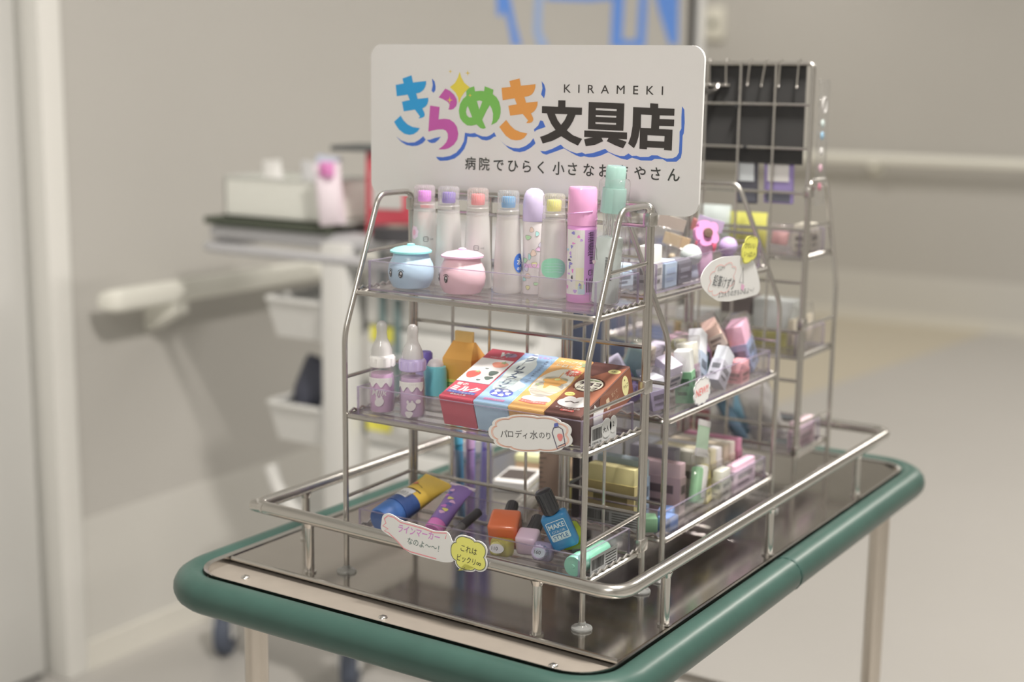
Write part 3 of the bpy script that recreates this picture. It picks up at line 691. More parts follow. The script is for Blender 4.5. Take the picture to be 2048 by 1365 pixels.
def barcode_side(t, a=A0, y=.030, col=True):
    m = MB().stroke(rrect(.0042, .0042, .0009, 3, 0, y + .0105), .0005, closed=True).text('プラ', .0021, -.0019, y + .0095)
    for i in range(14): m.flat(rect(-.0015, .0015, y - .001 - i * .00075, y - .0006 - i * .00075 + .0001 * (i % 3)))
    m.text('中性', .0018, .004, y + .0095)
    bend(cyl(rB, a, .0003), m).build('recycling_print', P(96, 92, 90, .6), t, smooth=0)
def deco1(t):
    barcode_side(t, A0 + .15, .031)
    m = MB().flat(blob(0, .047, .005, .006, 30, .08, 8), mi=0).flat(ell(0, .047, .0022, .0028), mi=1, z=.0001)
    bend(cyl(rB, -.35, .0003), m).build('flower_print', [tp(236, 178, 186, .8), tp(226, 150, 165, .9)], t, smooth=0)
    m = MB().flat(ell(-.004, .030, .006, .0035), mi=0); bend(cyl(rB, A0 - .1, .0003), m).build('sticker', P(232, 96, 84), t, smooth=0)
glue_bottle('clear glue bottle with magenta applicator behind the blue pot', (.0312, .0790, T1), (214, 104, 200), deco1)
glue_bottle('clear glue bottle with purple applicator in the top tray', (.0582, .0790, T1), (120, 92, 172))
glue_bottle('clear glue bottle with coral red applicator behind the pink pot', (.0900, .0790, T1), (240, 112, 112), lambda t: barcode_side(t, A0 - .1, .027))
def deco4(t):
    m = MB().flat(ell(0, .027, .0062, .0085, 24), mi=0).text('水', .006, -.003, .026, 1, off=.03, z=.0001).text('のり', .0032, -.003, .021, 1, off=.03, z=.0001)
    bend(cyl(rB, A0 + .95, .0003), m).build('oval_label', [P(62, 104, 182), WHITE()], t, smooth=0)
glue_bottle('clear glue bottle with blue applicator beside the lilac glue stick', (.1259, .0735, T1), (78, 142, 184), deco4)
def deco6(t):
    m = MB().flat(ell(0, .027, .0122, .0088, 28), mi=0)
    for i in range(4): m.stroke([(-.008 + i * .0004, .0305 - i * .0023), (.003, .031 - i * .0023), (.0085, .0302 - i * .0023)], .0005, 1, z=.0001)
    bend(cyl(rB, A0 - .05, .0003), m).build('oval_label', [tp(150, 205, 172, .85), P(176, 214, 192)], t, smooth=0)
glue_bottle('clear glue bottle with yellow applicator and green oval label', (.1747, .070, T1), (226, 220, 100), deco6)
# lilac glue stick with pastel pattern
t = thing('glue_stick', 'lilac domed glue stick with pastel patterned barrel', 'glue stick', (.1468, .0830, T1))
MB().lathe([(.0092, 0), (.0096, .001), (.0096, .064), (.0085, .0645), (0, .0645)], 28).build('barrel', P(226, 206, 220, .35), t)
MB().lathe([(.0100, .0640), (.0102, .0645), (.0100, .080), (.0092, .086), (.0070, .0905), (.0035, .0925), (0, .0928)], 28).build('domed_cap', P(194, 176, 216, .25), t)
random.seed(3)
pc = [(226, 222, 150), (176, 208, 160), (168, 214, 200), (244, 190, 170), (236, 176, 200), (200, 190, 226)]
for i in range(16):
    x = random.uniform(-.010, .010); y = .006 + i * .0034
    a_, b_ = random.uniform(.0012, .0028), random.uniform(.0012, .003)
    m = MB().flat(blob(x, y, a_, b_, 18, .12, 3, i), mi=0).stroke(blob(x, y, a_ * 1.03, b_ * 1.03, 18, .12, 3, i), .00025, 1, closed=True, z=.00015)
    bend(cyl(.0096, A0, .0002), m).build('pattern_motif', [P(*pc[i % 6], .45), P(140, 126, 120, .6)], t, smooth=0)
m = MB().flat(rect(-.0095, .0095, .0235, .0268))
bend(cyl(.0096, A0, .00022), m).build('pattern_band', P(214, 168, 196, .45), t, smooth=0)
# pink cap liquid glue
t = thing('liquid_glue', 'tall pink-capped liquid glue with pastel wrap and barcode', 'glue bottle', (.2038, .068, T1))
MB().lathe([(.0118, 0), (.0126, .001), (.0126, .064), (.0115, .067), (0, .067)], 30).build('bottle_body', tp(232, 150, 196, .9), t)
cp = MB().lathe([(.0128, .0655), (.0126, .080), (.0122, .0955), (.0112, .0975), (0, .098)], 30).build('cap', tp(234, 152, 184, .85), t)
MB().tube([(.0126 * cos(a), .0126 * sin(a), .070 + .004 * a / pi) for a in [i * pi / 10 for i in range(20)]], .0006, 6).build('screw_thread', tp(236, 160, 200, .8), cp)
wr = MB().flat(rect(-.017, .001, .007, .062), mi=0).flat(rect(.001, .015, .007, .062), mi=1).flat(rect(-.006, .0005, .012, .03), mi=2, z=.0001).flat(rect(-.004, .002, .0075, .016), mi=3, z=.0001)
bend(cyl(.0126, A0 + .05, .0003), wr).build('wrap_label', [P(232, 226, 232, .4), P(206, 146, 200, .4), P(238, 224, 172, .4), P(182, 198, 226, .4)], t, smooth=0)
random.seed(5)
for i in range(18):
    x = random.uniform(-.0155, -.001); y = .010 + i * .0029
    m = MB().flat(blob(x, y, random.uniform(.0007, .002), random.uniform(.0007, .0018), 12, .2, 3, i))
    bend(cyl(.0126, A0 + .05, .0005), m).build('pattern_motif', P(*random.choice([(226, 130, 190), (140, 130, 190), (150, 190, 220), (90, 84, 90), (190, 150, 210)]), .45), t, smooth=0)
m = MB()
for i in range(34): m.flat(rect(.0055, .0092, .0335 + i * .0008, .0335 + i * .0008 + .0003 + .0002 * (i % 3 == 0)))
m.text('97103-90RNA', .0034, .0038, .060, rot=-pi / 2).stroke(rrect(.0038, .0042, .0008, 3, .0068, .026), .0005, closed=True).text('プラ', .0019, .0052, .0252)
for i in range(5): m.flat(rect(.003 + i * .0014, .0037 + i * .0014, .009, .021 - .002 * (i % 2)))
bend(cyl(.0126, A0 + .05, .0005), m).build('barcode_print', INK(), t, smooth=0)
# green pen-style brush in its clear sleeve
t = thing('brush_pack', 'mint green capped brush pack in clear sleeve at the top tray corner', 'brush pack', (.2288, .064, T1), (0, .072, .1))
MB().rbox(-.0100, .0100, -.008, .008, .001, .058, .003).build('insert_card', mat('insert_card', C(206, 216, 208), .6), t)
m = MB(frame((-.0105, -.0083, 0), (1, 0, 0), (0, 0, 1)))
for i in range(16): m.flat(rect(.0115, .0155, .027 + i * .0009, .0274 + i * .0009 + .0002 * (i % 3 == 0))).flat(rect(.0168, .0185, .022 + i * .0014, .0228 + i * .0014))
m.build('barcode_print', INK(), t, smooth=0)
m = MB(frame((-.0105, -.0083, 0), (1, 0, 0), (0, 0, 1))).stroke([(.001, .050), (.003, .046), (.0028, .043), (.004, .038)], .0004, 0).flat(blob(.0015, .036, .0016, .0016), mi=1)
m.build('sprig_print', [P(120, 120, 112), P(238, 190, 190)], t, smooth=0)
br = MB(); random.seed(9)
for i in range(40):
    x, y = random.uniform(-.008, .008), random.uniform(-.004, .004)
    br.tube([(x, y, .058), (x * 1.0 + random.uniform(-.003, .003), y, .081)], .00025, 4)
br.build('bristles', P(226, 224, 220, .3), t, label='fine clear bristles', kind='stuff')
MB().lathe([(.0105, .078), (.0105, .096), (.0100, .0985), (.0085, .0985), (.0085, .115), (.0075, .117), (0, .117)], 24).build('cap', tp(186, 224, 194, .75), t)
sl = MB().rbox(-.0115, .0115, -.0098, .0098, .0005, .107, .004, 3).build('clear_sleeve', FILM(), t)

# ---------------------------------------------------------------- middle shelf
def baby_bottle(label, loc, liquid, ring, a):
    t = thing('baby_bottle_glue', label, 'glue bottle', loc)
    MB().lathe([(.0105, 0), (.0118, .0012), (.0118, .030), (.0112, .037), (.0098, .0405), (.0098, .043)], 28).build('bottle_body', clear('bottle_clear', (.96, .94, .96), 1.2, .05, haze=.08), t)
    MB().lathe([(.0098, .0015), (.0108, .003), (.0108, .030), (.0100, .0365), (0, .0366)], 24).build('liquid', tp(*liquid, .85), t)
    rg = MB().lathe([(.0113, .0425), (.0120, .0432), (.0120, .0515), (.0112, .0525), (.0095, .0535)], 28).build('screw_ring', P(*ring, .3), t)
    m = MB()
    for k in range(10): m.box(-.0011, .0011, -.0123, -.0118, .044, .051, M=RZ(k * pi / 5 + .2))
    m.build('grip_ridge', P(*ring, .3), rg)
    MB().lathe([(.0098, .0530), (.0096, .058), (.0075, .0635), (.0052, .068), (.0046, .0735), (.0050, .0785), (.0042, .082), (.002, .0838), (0, .084)], 24).build('teat', tp(240, 232, 236, .55, 1.5), t)
    MB().lathe([(.0078, .0532), (.0072, .060), (.0045, .0645), (0, .066)], 20).build('inner_plug', P(*[min(255, int(c * .4 + 140)) for c in ring], .4), t)
    m = MB()
    w_ = [(-.013, .0315)] + [(-.013 + i * .00108, .0270 + .0022 * sin(i * .8)) for i in range(25)] + [(.013, .0315)]
    m.flat(w_); m.flat(rect(-.013, .013, .0312, .0335))
    if a: m.text('Milk', .0085, -.0075, .0175, shear=.25, off=.012)
    m.flat(blob(0 if a else .001, .0115, .0042, .0040, 24, .1, 2)).flat(ell(-.002, .0155, .0011, .0018)).flat(ell(.002, .0155, .0011, .0018))
    if not a: m.flat(ell(.0075, .016, .0026, .0019)).flat(blob(-.001, .0045, .0035, .003))
    bend(cyl(.0118, A0 - .15, .0003), m).build('white_print', mat('white_print', C(236, 226, 232), .5), t, smooth=0)
    return t
baby_bottle('pink baby-bottle shaped glue with white Milk print', (.0258, .021, T2), (232, 178, 212), (232, 216, 224), True)
baby_bottle('purple baby-bottle shaped glue beside the pink one', (.0590, .0225, T2), (208, 178, 218), (188, 168, 220), False)
t = thing('roll_on_glue', 'sky blue roll-on glue with pale pink ball end', 'glue', (.0610, .0550, T2))
MB().lathe([(.0085, 0), (.0098, .001), (.0100, .014), (.0095, .0165)], 24).build('glue_body', tp(226, 226, 222, .45), t)
MB().lathe([(.0108, .0150), (.0110, .018), (.0105, .036), (.0096, .0405), (.0080, .0415)], 24).build('sleeve_cap', tp(120, 196, 216, .8), t)
MB().ball((0, 0, .0405), .0078, 18).build('roller_ball', P(236, 206, 208, .3), t)
t = thing('glue_tube', 'small violet glue tube behind the baby bottles', 'glue', (.0330, .078, T2))
MB().lathe([(.008, 0), (.009, .001), (.009, .030), (.006, .034)], 20).build('tube_body', P(176, 160, 214, .4), t)
MB().lathe([(.0068, .034), (.0068, .046), (.0055, .048), (0, .048)], 20).build('cap', P(122, 100, 182, .4), t)
# orange juice carton glue
t = thing('carton_glue', 'orange carton-shaped glue with yellow band', 'glue', (.0765, .0790, T2))
w2, d2 = .0158, .0125
V = [(-w2, -d2, 0), (w2, -d2, 0), (w2, d2, 0), (-w2, d2, 0), (-w2, -d2, .047), (w2, -d2, .047), (w2, d2, .047), (-w2, d2, .047), (-.0115, -.0015, .062), (.0115, -.0015, .062), (.0115, .0015, .062), (-.0115, .0015, .062)]
MB().add(V, [(3, 2, 1, 0), (0, 1, 5, 4), (1, 2, 6, 5), (2, 3, 7, 6), (3, 0, 4, 7), (4, 5, 9, 8), (5, 6, 10, 9), (6, 7, 11, 10), (7, 4, 8, 11), (8, 9, 10, 11)]).build('carton_body', tp(244, 160, 82, .85), t, smooth=0)
MB().rbox(-.0098, .0098, -.0018, .0018, .061, .0715, .0006).build('gable_fin', tp(242, 178, 106, .8), t)
m = MB(frame((0, -d2 - .0003, 0), (1, 0, 0), (0, 0, 1))).flat(rect(-w2, w2, .002, .028), mi=0).flat([(-.011, .0205), (.013, .022), (.013, .0265), (-.011, .025)], mi=1, z=.0001).text('FRESH 100', .0032, -.0095, .0215, 2, rot=.06, z=.0002)
m.build('front_label', [P(236, 200, 92), P(110, 150, 84), P(236, 226, 150)], t, smooth=0)

BW, BL, BH, TILT = .0350, .090, .0286, .3235
def carton_box(label, i, base, prints, front=None):
    t = thing('carton_box', label, 'carton box', (.0995 + i * .0356, .0143 + .0004 * (i % 2), T2 + .0004), (TILT, 0, 0))
    MB().rbox(0, BW, 0, BL, 0, BH, .0005, 1).build('carton', P(*(front or base), .45), t, smooth=0)
    MB(frame((0, 0, BH + .00015), (1, 0, 0), (0, 1, 0))).flat(rect(.0004, BW - .0004, .0004, BL - .0004)).build('top_panel', P(*base, .4), t, smooth=0)
    for nm, mb, ms in prints(frame((0, 0, BH + .0003), (1, 0, 0), (0, 1, 0)) @ Matrix.Diagonal((BW / .0322, .9, 1, 1))):
        mb.build(nm, ms, t, smooth=0)
    return t
def red_box(M):
    W = .0322
    yield 'printed_panel', MB(M).flat(rect(.0004, W - .0004, .032, .080), mi=0).flat(rect(.0004, W - .0004, .0312, .0322), mi=1, z=.0001), [P(224, 214, 206), P(150, 140, 150)]
    for c, (x, y, a, b) in {(216, 96, 84): (.0085, .047, .0062, .0075), (226, 140, 112): (.023, .070, .0075, .0055)}.items():
        yield 'strawberry_print', MB(M).flat(blob(x, y, a, b, 20, .1, 3), mi=0, z=.0001).flat(star(x + .002, y + b * .8, .0035, .4, 10), mi=1, z=.0002), [P(*c), P(150, 162, 110)]
    m = MB(M)
    for x, y, a, b in ((.025, .053, .0042, .005), (.0255, .043, .004, .0035), (.0185, .0375, .0022, .0016), (.0155, .06, .0018, .001)): m.flat(blob(x, y, a, b, 16, .15, 3), z=.0001)
    yield 'spot_print', m, P(98, 108, 98)
    yield 'milk_splash_print', MB(M).flat(blob(.015, .052, .008, .012, 20, .2, 4), z=.00005), P(236, 230, 224)
    yield 'lettering', MB(M).text('雪の', .0058, .004, .0245, off=.02).text('ミルク', .0102, .0025, .0145, off=.055, width=.0272).text('森乳れん乳', .0030, .008, .0055, off=.02), P(240, 222, 214)
    yield 'ribbon', MB(M).flat([(.002, .0095), (.016, .0082), (.030, .0095), (.0285, .0118), (.030, .0140), (.016, .0128), (.002, .0140), (.0035, .0118)], mi=0).text('チューブ型水のり', .0024, .0045, .0094, 1, width=.0235, z=.0001), [P(92, 100, 160), P(220, 214, 222)]
    yield 'lettering', MB(M).text('W', .011, .012, .0865, off=.06, shear=.1).text('SWEET MILK', .0025, .007, .0825), P(240, 222, 214)
    yield 'round_print', MB(M).flat(ell(.0235, .0905, .006, .004)), P(168, 134, 160)
def blue_box(M):
    W = .0322
    yield 'printed_panel', MB(M).flat(blob(.0115, .060, .0105, .037, 36, .1, 5)).flat(blob(.017, .035, .0125, .012, 30, .1, 5)), P(206, 214, 226)
    m = MB(M)
    for ch, y in zip('クーリアクリン', range(7)):
        m.text(ch if ch != 'ー' else '｜', .0104, .0065 + .0012 * (y % 2), .0840 - y * .0096, off=.045, align='l')
    yield 'lettering', m, P(58, 82, 122)
    m = MB(M)
    for ch, y in zip('なめらか水のりチューブ', range(11)): m.text(ch, .0038, .0255, .086 - y * .0042)
    yield 'lettering', m, P(96, 96, 120)
    yield 'stripe_print', MB(M).flat(rect(.0008, W - .0008, .0945, .0975)), P(158, 164, 206)
    yield 'lettering', MB(M).text('ミルク', .0042, .016, .0925, off=.03), P(206, 130, 176)
    m = MB(M).flat(ell(.0165, .0205, .0105, .0078), mi=0)
    for a in range(5): m.flat(blob(.0165 + .006 * cos(a * 1.25), .0205 + .0045 * sin(a * 1.25), .0026, .0022, 12, .2, 3, a), mi=1, z=.0001)
    yield 'ball_print', m, [P(96, 104, 176), P(222, 222, 230)]
    yield 'pink_band', MB(M).flat(rect(.007, .026, .0052, .0088), mi=0).text('チューブ型水のり', .0022, .0085, .0061, 1, width=.0165, z=.0001), [P(214, 130, 176), P(240, 226, 234)]
    m = MB(M); random.seed(2)
    for i in range(22): m.flat(ell(random.uniform(.002, .0305), random.choice((random.uniform(.012, .03), random.uniform(.07, .095))), .0005, .0005, 8), z=.0001)
    yield 'dot_print', m, P(220, 226, 236)
def orange_box(M):
    W = .0322
    yield 'printed_panel', MB(M).flat(blob(.0165, .051, .0152, .028, 40, .04, 2)), P(228, 216, 186)
    yield 'plate_print', MB(M).flat(blob(.016, .040, .0135, .0155, 30, .05, 4)).flat(ell(.017, .019, .013, .007)), P(236, 228, 208)
    yield 'pancake_print', MB(M).flat(ell(.017, .056, .011, .009), mi=0).flat(blob(.0175, .053, .0098, .0075, 26, .15, 5), mi=1, z=.0001).flat(ell(.018, .058, .0026, .0022), mi=2, z=.0002).stroke([(.0175, .072), (.0178, .06)], .0008, 1, z=.0002).flat(ell(.018, .040, .0105, .006), mi=0, z=.0001).flat(blob(.014, .046, .0025, .006), mi=1, z=.0002), [P(232, 206, 150), P(222, 160, 84), P(240, 218, 130)]
    yield 'lettering', MB(M).text('メープル', .0058, .004, .0905, off=.03, width=.022).text('シロップ', .0066, .004, .0825, off=.03, width=.0235), P(238, 218, 176)
    yield 'burst_badge', MB(M).flat(star(.0255, .0735, .0075, .75, 24), mi=0, z=.0001).text('濃厚', .0042, .0213, .0735, 1, off=.02, z=.0002).text('甘い', .0038, .0218, .0695, 1, off=.02, z=.0002), [P(206, 98, 80), P(238, 206, 186)]
    yield 'ribbon', MB(M).flat([(.004, .012), (.0165, .0098), (.029, .012), (.0275, .0145), (.029, .017), (.0165, .0148), (.004, .017), (.0055, .0145)], mi=0, z=.0001).text('チューブ型水のり', .0024, .0065, .0122, 1, width=.020, z=.0002), [P(212, 112, 96), P(242, 220, 200)]
    yield 'leaf_print', MB(M).flat(star(.006, .045, .003, .45, 10), z=.0002).flat(blob(.0285, .0905, .003, .004), z=.0002), P(164, 170, 120)
def brown_box(M):
    W = .0322
    yield 'printed_panel', MB(M).flat([(.0004, .022), (.012, .030), (.020, .030), (W - .0004, .020), (W - .0004, .095), (.022, .088), (.010, .072), (.0004, .080)]), P(142, 84, 60)
    yield 'round_badge', MB(M).flat(ell(.0145, .056, .0135, .0135), mi=1).flat(ell(.0145, .056, .0118, .0118), mi=0, z=.0001), [P(232, 222, 182), P(84, 52, 46)]
    yield 'lettering', MB(M).text('チョコ', .0072, .0055, .0555, off=.05, width=.019, z=.0002).text('シロップ', .0058, .0060, .0478, off=.045, width=.018, z=.0002), P(70, 48, 52)
    yield 'lettering', MB(M).text('CHOCO SYRUP', .0022, .006, .0445, z=.0003, width=.017), P(232, 214, 170)
    yield 'leaf_print', MB(M).flat(blob(.012, .0645, .003, .0012), z=.0002).flat(blob(.018, .0645, .003, .001), z=.0002), P(130, 146, 96)
    yield 'oval_badge', MB(M).flat(ell(.0245, .0855, .0055, .0042), mi=0, z=.0001).text('ABC', .003, .0215, .0845, 1, z=.0002), [P(202, 190, 120), P(96, 80, 60)]
    yield 'oval_badge', MB(M).flat(ell(.0065, .036, .0045, .0035), mi=0, z=.0001).text('Choco', .0022, .0036, .0354, 1, z=.0002), [P(224, 204, 110), P(60, 44, 40)]
    yield 'dessert_print', MB(M).flat(ell(.016, .0215, .0135, .0085), mi=0, z=.0001).flat(ell(.0105, .0275, .005, .0045), mi=1, z=.0002).flat(ell(.021, .029, .0055, .0042), mi=1, z=.0002).stroke([(.009, .021), (.013, .0235), (.017, .0215), (.020, .024)], .0012, 2, z=.0003), [P(220, 214, 208), P(232, 226, 220), P(74, 54, 50)]
    yield 'red_band', MB(M).flat(rrect(.012, .0032, .0014, 3, .017, .0075), mi=0, z=.0001).text('濃厚茶色', .0022, .013, .0067, 1, z=.0002), [P(214, 92, 82), P(240, 224, 214)]
    yield 'lettering', MB(M).text('チューブ型水のり', .0028, .005, .0105, z=.0001, width=.021), P(226, 210, 196)
    S = frame((BW + .0003, 0, 0), (0, 1, 0), (0, 0, 1)) @ Matrix.Diagonal((.9, 1, 1, 1)); BL = .1
    yield 'side_panel', MB(S).flat([(.034, .0005), (BL - .001, .0005), (BL - .001, BH - .0005), (.038, BH - .0005), (.030, .016)], mi=0), P(134, 80, 58)
    yield 'torn_flap', MB(S).flat([(.016, .0005), (.040, .0005), (.036, .009), (.041, .016), (.031, .0205), (.026, .0275), (.021, .019)], z=.0001), P(216, 210, 204)
    yield 'oval_badge', MB(S).flat(ell(.0855, .0165, .0065, .0095), mi=0, z=.0001).text('チョコ', .0046, .0815, .0145, 1, z=.0002, width=.009).text('★', .003, .084, .021, 1, z=.0002), [P(222, 206, 140), P(96, 66, 50)]
    yield 'side_lettering', MB(S).text('甘くて', .0042, .058, .0185, z=.0001).text('おいしい', .0036, .0565, .0135, z=.0001).flat(rrect(.006, .010, .001, 3, .050, .0165), z=.0001).text('ml', .007, .046, .004, z=.0001), P(206, 176, 140)
carton_box('red and white strawberry milk carton box lying tilted in the tray', 0, (198, 80, 92), red_box)
carton_box('light blue carton box lettered down its length', 1, (150, 178, 212), blue_box, (164, 188, 212))
carton_box('orange carton box with pancake picture', 2, (226, 164, 96), orange_box, (222, 166, 96))
carton_box('dark brown chocolate carton box with cream round badge', 3, (98, 62, 54), brown_box, (96, 66, 58))

# ---------------------------------------------------------------- hand-lettered cards on the sign rack
CARD = mat('paper_card', C(214, 207, 198), .8, noise=.01, scale=20)
def shaped_card(name, label, loc, poly, rot=(0, 0, 0), m_=None, cat='card', th=.0005):
    t = thing(name, label, cat, loc, rot)
    MB(SM).prism(poly, th).build('paper', m_ or CARD, t, smooth=0)
    return t
cw, chh = .083, .032
t = shaped_card('price_card', 'cloud-shaped paper card lettered in Japanese on the middle tray', (.1985, -.0026, .1610), cloud(cw, chh, 9, .07, 10), (0, -.115, 0))
m = MB(SM)
for k, (sc, w_) in enumerate(((.92, .0009), (.89, .0005))): m.stroke([(x * sc, y * sc) for x, y in cloud(cw, chh, 9, .09, 10)], w_, z=.0007, closed=True)
m.build('crayon_border', P(232, 170, 146, .8), t, smooth=0)
m = MB(SM); xs = -.0295
for ch, s, dx in (('パ', .0078, .0076), ('ロ', .0068, .0072), ('デ', .0074, .0074), ('ィ', .0068, .0070), ('水', .0082, .0090), ('の', .0064, .0068), ('り', .0070, .007)):
    m.text(ch, s, xs, -.0032 - .0008 * random.random(), shear=.08, off=-.002, z=.0007); xs += dx
m.build('handwriting', INK(), t, smooth=0)
m = MB(SM); B = [(.0255, -.0120), (.0335, -.0090), (.0320, .0045), (.0285, .0065), (.0235, .0055), (.0218, .0015)]
m.stroke(B, .0008, 0, closed=True, z=.0008).flat([(.0240, .0062), (.0285, .0072), (.0280, .0100), (.0245, .0094)], mi=1, z=.0008).flat(blob(.0290, -.0020, .0026, .0032), mi=2, z=.0008).stroke([(.0258, -.0100), (.0332, -.0070)], .0006, 0, z=.0008)
m.build('bottle_doodle', [P(72, 58, 84), P(92, 100, 166), P(228, 128, 120)], t, smooth=0)
# wavy card hung over the guard rail
W_ = [(-.048, .012), (-.046, .0195), (-.040, .022), (-.033, .0205), (-.026, .0165), (-.014, .015), (0, .0125), (.010, .0100), (.0255, .0108), (.0300, -.001), (.0290, -.0155), (.018, -.0170), (.000, -.0150), (-.018, -.0125), (-.026, -.0080), (-.033, -.0015), (-.044, .0030), (-.0495, .0065)]
W_ = [tuple(p) for p in [(v.x, v.y) for v in fillet([(x, y, 0) for x, y in W_], .004, 3, True)]]
t = shaped_card('price_card', 'wavy white paper card with pink lettering hung over the guard rail', (.1140, -.0328, .0600), W_, (0, -.105, -.03))
m = MB(SM).stroke([(-.044, .0165), (-.0395, .0195), (-.033, .0185), (-.026, .0145), (-.014, .0130), (0, .0108), (.010, .0085), (.0235, .0092), (.0215, .004)], .0010, z=.0007)
m.stroke([(-.044, .0165), (-.0425, .0125), (-.0465, .0100), (-.0405, .0075), (-.0455, .0055), (-.0405, .0040), (-.031, -.0030), (-.025, -.0085), (-.018, -.0108), (0, -.0132), (.010, -.0145)], .0010, z=.0007)
m.build('marker_border', P(226, 140, 140, .8), t, smooth=0)
m = MB(SM).text('ラインマーカー', .0082, -.0300, .0065, shear=.18, width=.0450, off=.012, rot=-.11, z=.0007); m.build('handwriting', P(206, 128, 186, .8), t, smooth=0)
m = MB(SM).text('なのよ〜〜！', .0070, -.0205, -.0035, shear=.1, off=0, width=.034, rot=-.13, z=.0007); m.build('handwriting', P(88, 108, 100, .8), t, smooth=0)
t = shaped_card('speech_bubble_card', 'yellow flower-shaped speech bubble card beside the wavy card', (.1600, -.0348, .0580), cloud(.0405, .0320, 5, .16, 14), (0, -.02, -.03), CARD)
yb = MB(SM).flat(cloud(.0365, .0285, 5, .18, 14), z=.0007).flat([(-.004, -.009), (.006, -.011), (-.0120, -.0168)], z=.0007)
yb.build('yellow_panel', P(230, 224, 98, .8), t, smooth=0)
MB(SM).stroke(cloud(.0372, .0292, 5, .18, 14), .0006, closed=True, z=.0008).stroke([(-.004, -.0125), (-.0125, -.0170), (.001, -.0135)], .0005, z=.0009).build('bubble_outline', P(92, 92, 70, .8), t, smooth=0)
MB(SM).text('これは', .0068, -.0085, .0020, shear=.1, width=.0165, z=.0009, rot=-.08).text('ビックリ∞', .0068, -.0125, -.0070, shear=.1, width=.0245, z=.0009, rot=-.08).build('handwriting', INK(), t, smooth=0)

# ---------------------------------------------------------------- bottom shelf of the sign rack
def aim(a, b):
    'matrix with z along a->b, origin at a'
    a = Vector(a); d = (Vector(b) - a).normalized()
    return Matrix.Translation(a) @ d.to_track_quat('Z', 'Y').to_matrix().to_4x4()
def loft(mb, secs, seg=24, mi=0, M=None):
    'sections (z, rx, ry)'
    V = [(rx * cos(2 * pi * k / seg), ry * sin(2 * pi * k / seg), z) for z, rx, ry in secs for k in range(seg)]; N = len(secs)
    Fc = [(i * seg + k, i * seg + (k + 1) % seg, (i + 1) * seg + (k + 1) % seg, (i + 1) * seg + k) for i in range(N - 1) for k in range(seg)]
    Fc += [tuple(range(seg))[::-1], tuple((N - 1) * seg + k for k in range(seg))]
    return mb.add(V, Fc, mi, M)
def squeeze_tube(label, a, b, r, capl, capcol, cols, cat='tube', roll=0, extra=None, capr=1.0):
    'tube lying from cap end a to tail end b; cols = list of (fraction start, fraction end, colour)'
    t = thing('squeeze_tube', label, cat, (a[0], a[1], a[2]))
    M = aim((0, 0, 0), Vector(b) - Vector(a)) @ RZ(roll); L = (Vector(b) - Vector(a)).length
    cp = loft(MB(M), [(0, r * .9 * capr, r * .9 * capr), (.002, r * capr, r * capr), (capl * .9, r * capr, r * capr), (capl, r * .95, r * .95)]).build('cap', P(*capcol, .45), t)
    def rad_(u): return (r * (1 + .25 * u * u), max(.0008, r * (1 - u ** 1.6)))
    for i, (u0, u1, c) in enumerate(cols):
        n = 8; S = []
        for k in range(n + 1):
            u = u0 + (u1 - u0) * k / n; rx, ry = rad_(u); S.append((capl + u * (L - capl), rx, ry))
        loft(MB(M), S).build('tube_section', P(*c, .4), t)
    if extra: extra(t, M, L, r, rad_, capl)
    return t
def tube_a(t, M, L, r, rf, cl):
    m = MB().flat(rect(-.009, .009, .030, .046), mi=0)
    for i in range(6): m.text('IDEAL', .0030, -.008 + i * .0028, .0315, 1, rot=pi / 2, z=.0002)
    def fn(x, y, z):
        u = (y - cl) / (L - cl); rx, ry = rf(u); a = x / r
        return tuple(M @ Vector(((rx + .0004 + z) * sin(a + .35), (ry + .0004 + z) * cos(a + .35), y)))
    bend(fn, m).build('white_label', [WHITE(), P(110, 110, 110)], t, smooth=0)
    m = MB().flat(rect(-.013, .013, .047, .0485), mi=0).flat(ell(.004, .062, .003, .0025), mi=1).stroke([(-.008, .056), (0, .060), (.006, .055)], .0006, 0)
    bend(fn, m).build('tube_print', [INK(), P(216, 110, 84)], t, smooth=0)
squeeze_tube('fat blue and yellow squeeze tube lying in the bottom tray', (.0330, .0085, T3 + .0148), (.040, .092, T3 + .036), .0135, .021, (66, 106, 166),
             [(0, .30, (58, 84, 136)), (.30, 1.0, (222, 178, 62))], roll=.2, extra=tube_a)
def tube_b(t, M, L, r, rf, cl):
    random.seed(4)
    for i in range(9):
        m = MB().flat(blob(random.uniform(-.006, .006), .018 + i * .0042, .0028, .002, 14, .2, 3, i))
        def fn(x, y, z):
            u = (y - cl) / (L - cl); rx, ry = rf(u); a = x / r
            return tuple(M @ Vector(((rx + .0004) * sin(a + .3), (ry + .0004) * cos(a + .3), y)))
        bend(fn, m).build('tube_print', P(*[(226, 170, 214), (236, 206, 110), (206, 120, 190), (110, 104, 170)][i % 4]), t, smooth=0)
    MB(M).box(-.0132, .0132, -.0008, .0008, L - .002, L + .001).build('tail_crimp', P(214, 196, 224), t)
squeeze_tube('purple squeeze tube with pink cap behind the wavy card', (.079, .026, T3 + .0095), (.0755, .080, T3 + .038), .0088, .010, (226, 124, 186), [(0, 1.0, (142, 110, 172))], roll=.15, extra=tube_b)
t = thing('mascara_tube', 'slim black and silver tube lying beside the purple squeeze tube', 'tube', (.0945, .028, T3 + .0058), )
M = aim((0, 0, 0), (.002, .052, .014))
MB(M).lathe([(.0035, 0), (.0042, .001), (.0042, .022), (0, .022)], 16).build('silver_half', clear('silver_clear', (.8, .8, .8), 2, .15, haze=.3), t)
MB(M).lathe([(.0044, .022), (.0044, .048), (.0035, .049), (0, .049)], 16).build('black_cap', P(64, 60, 62, .35), t)
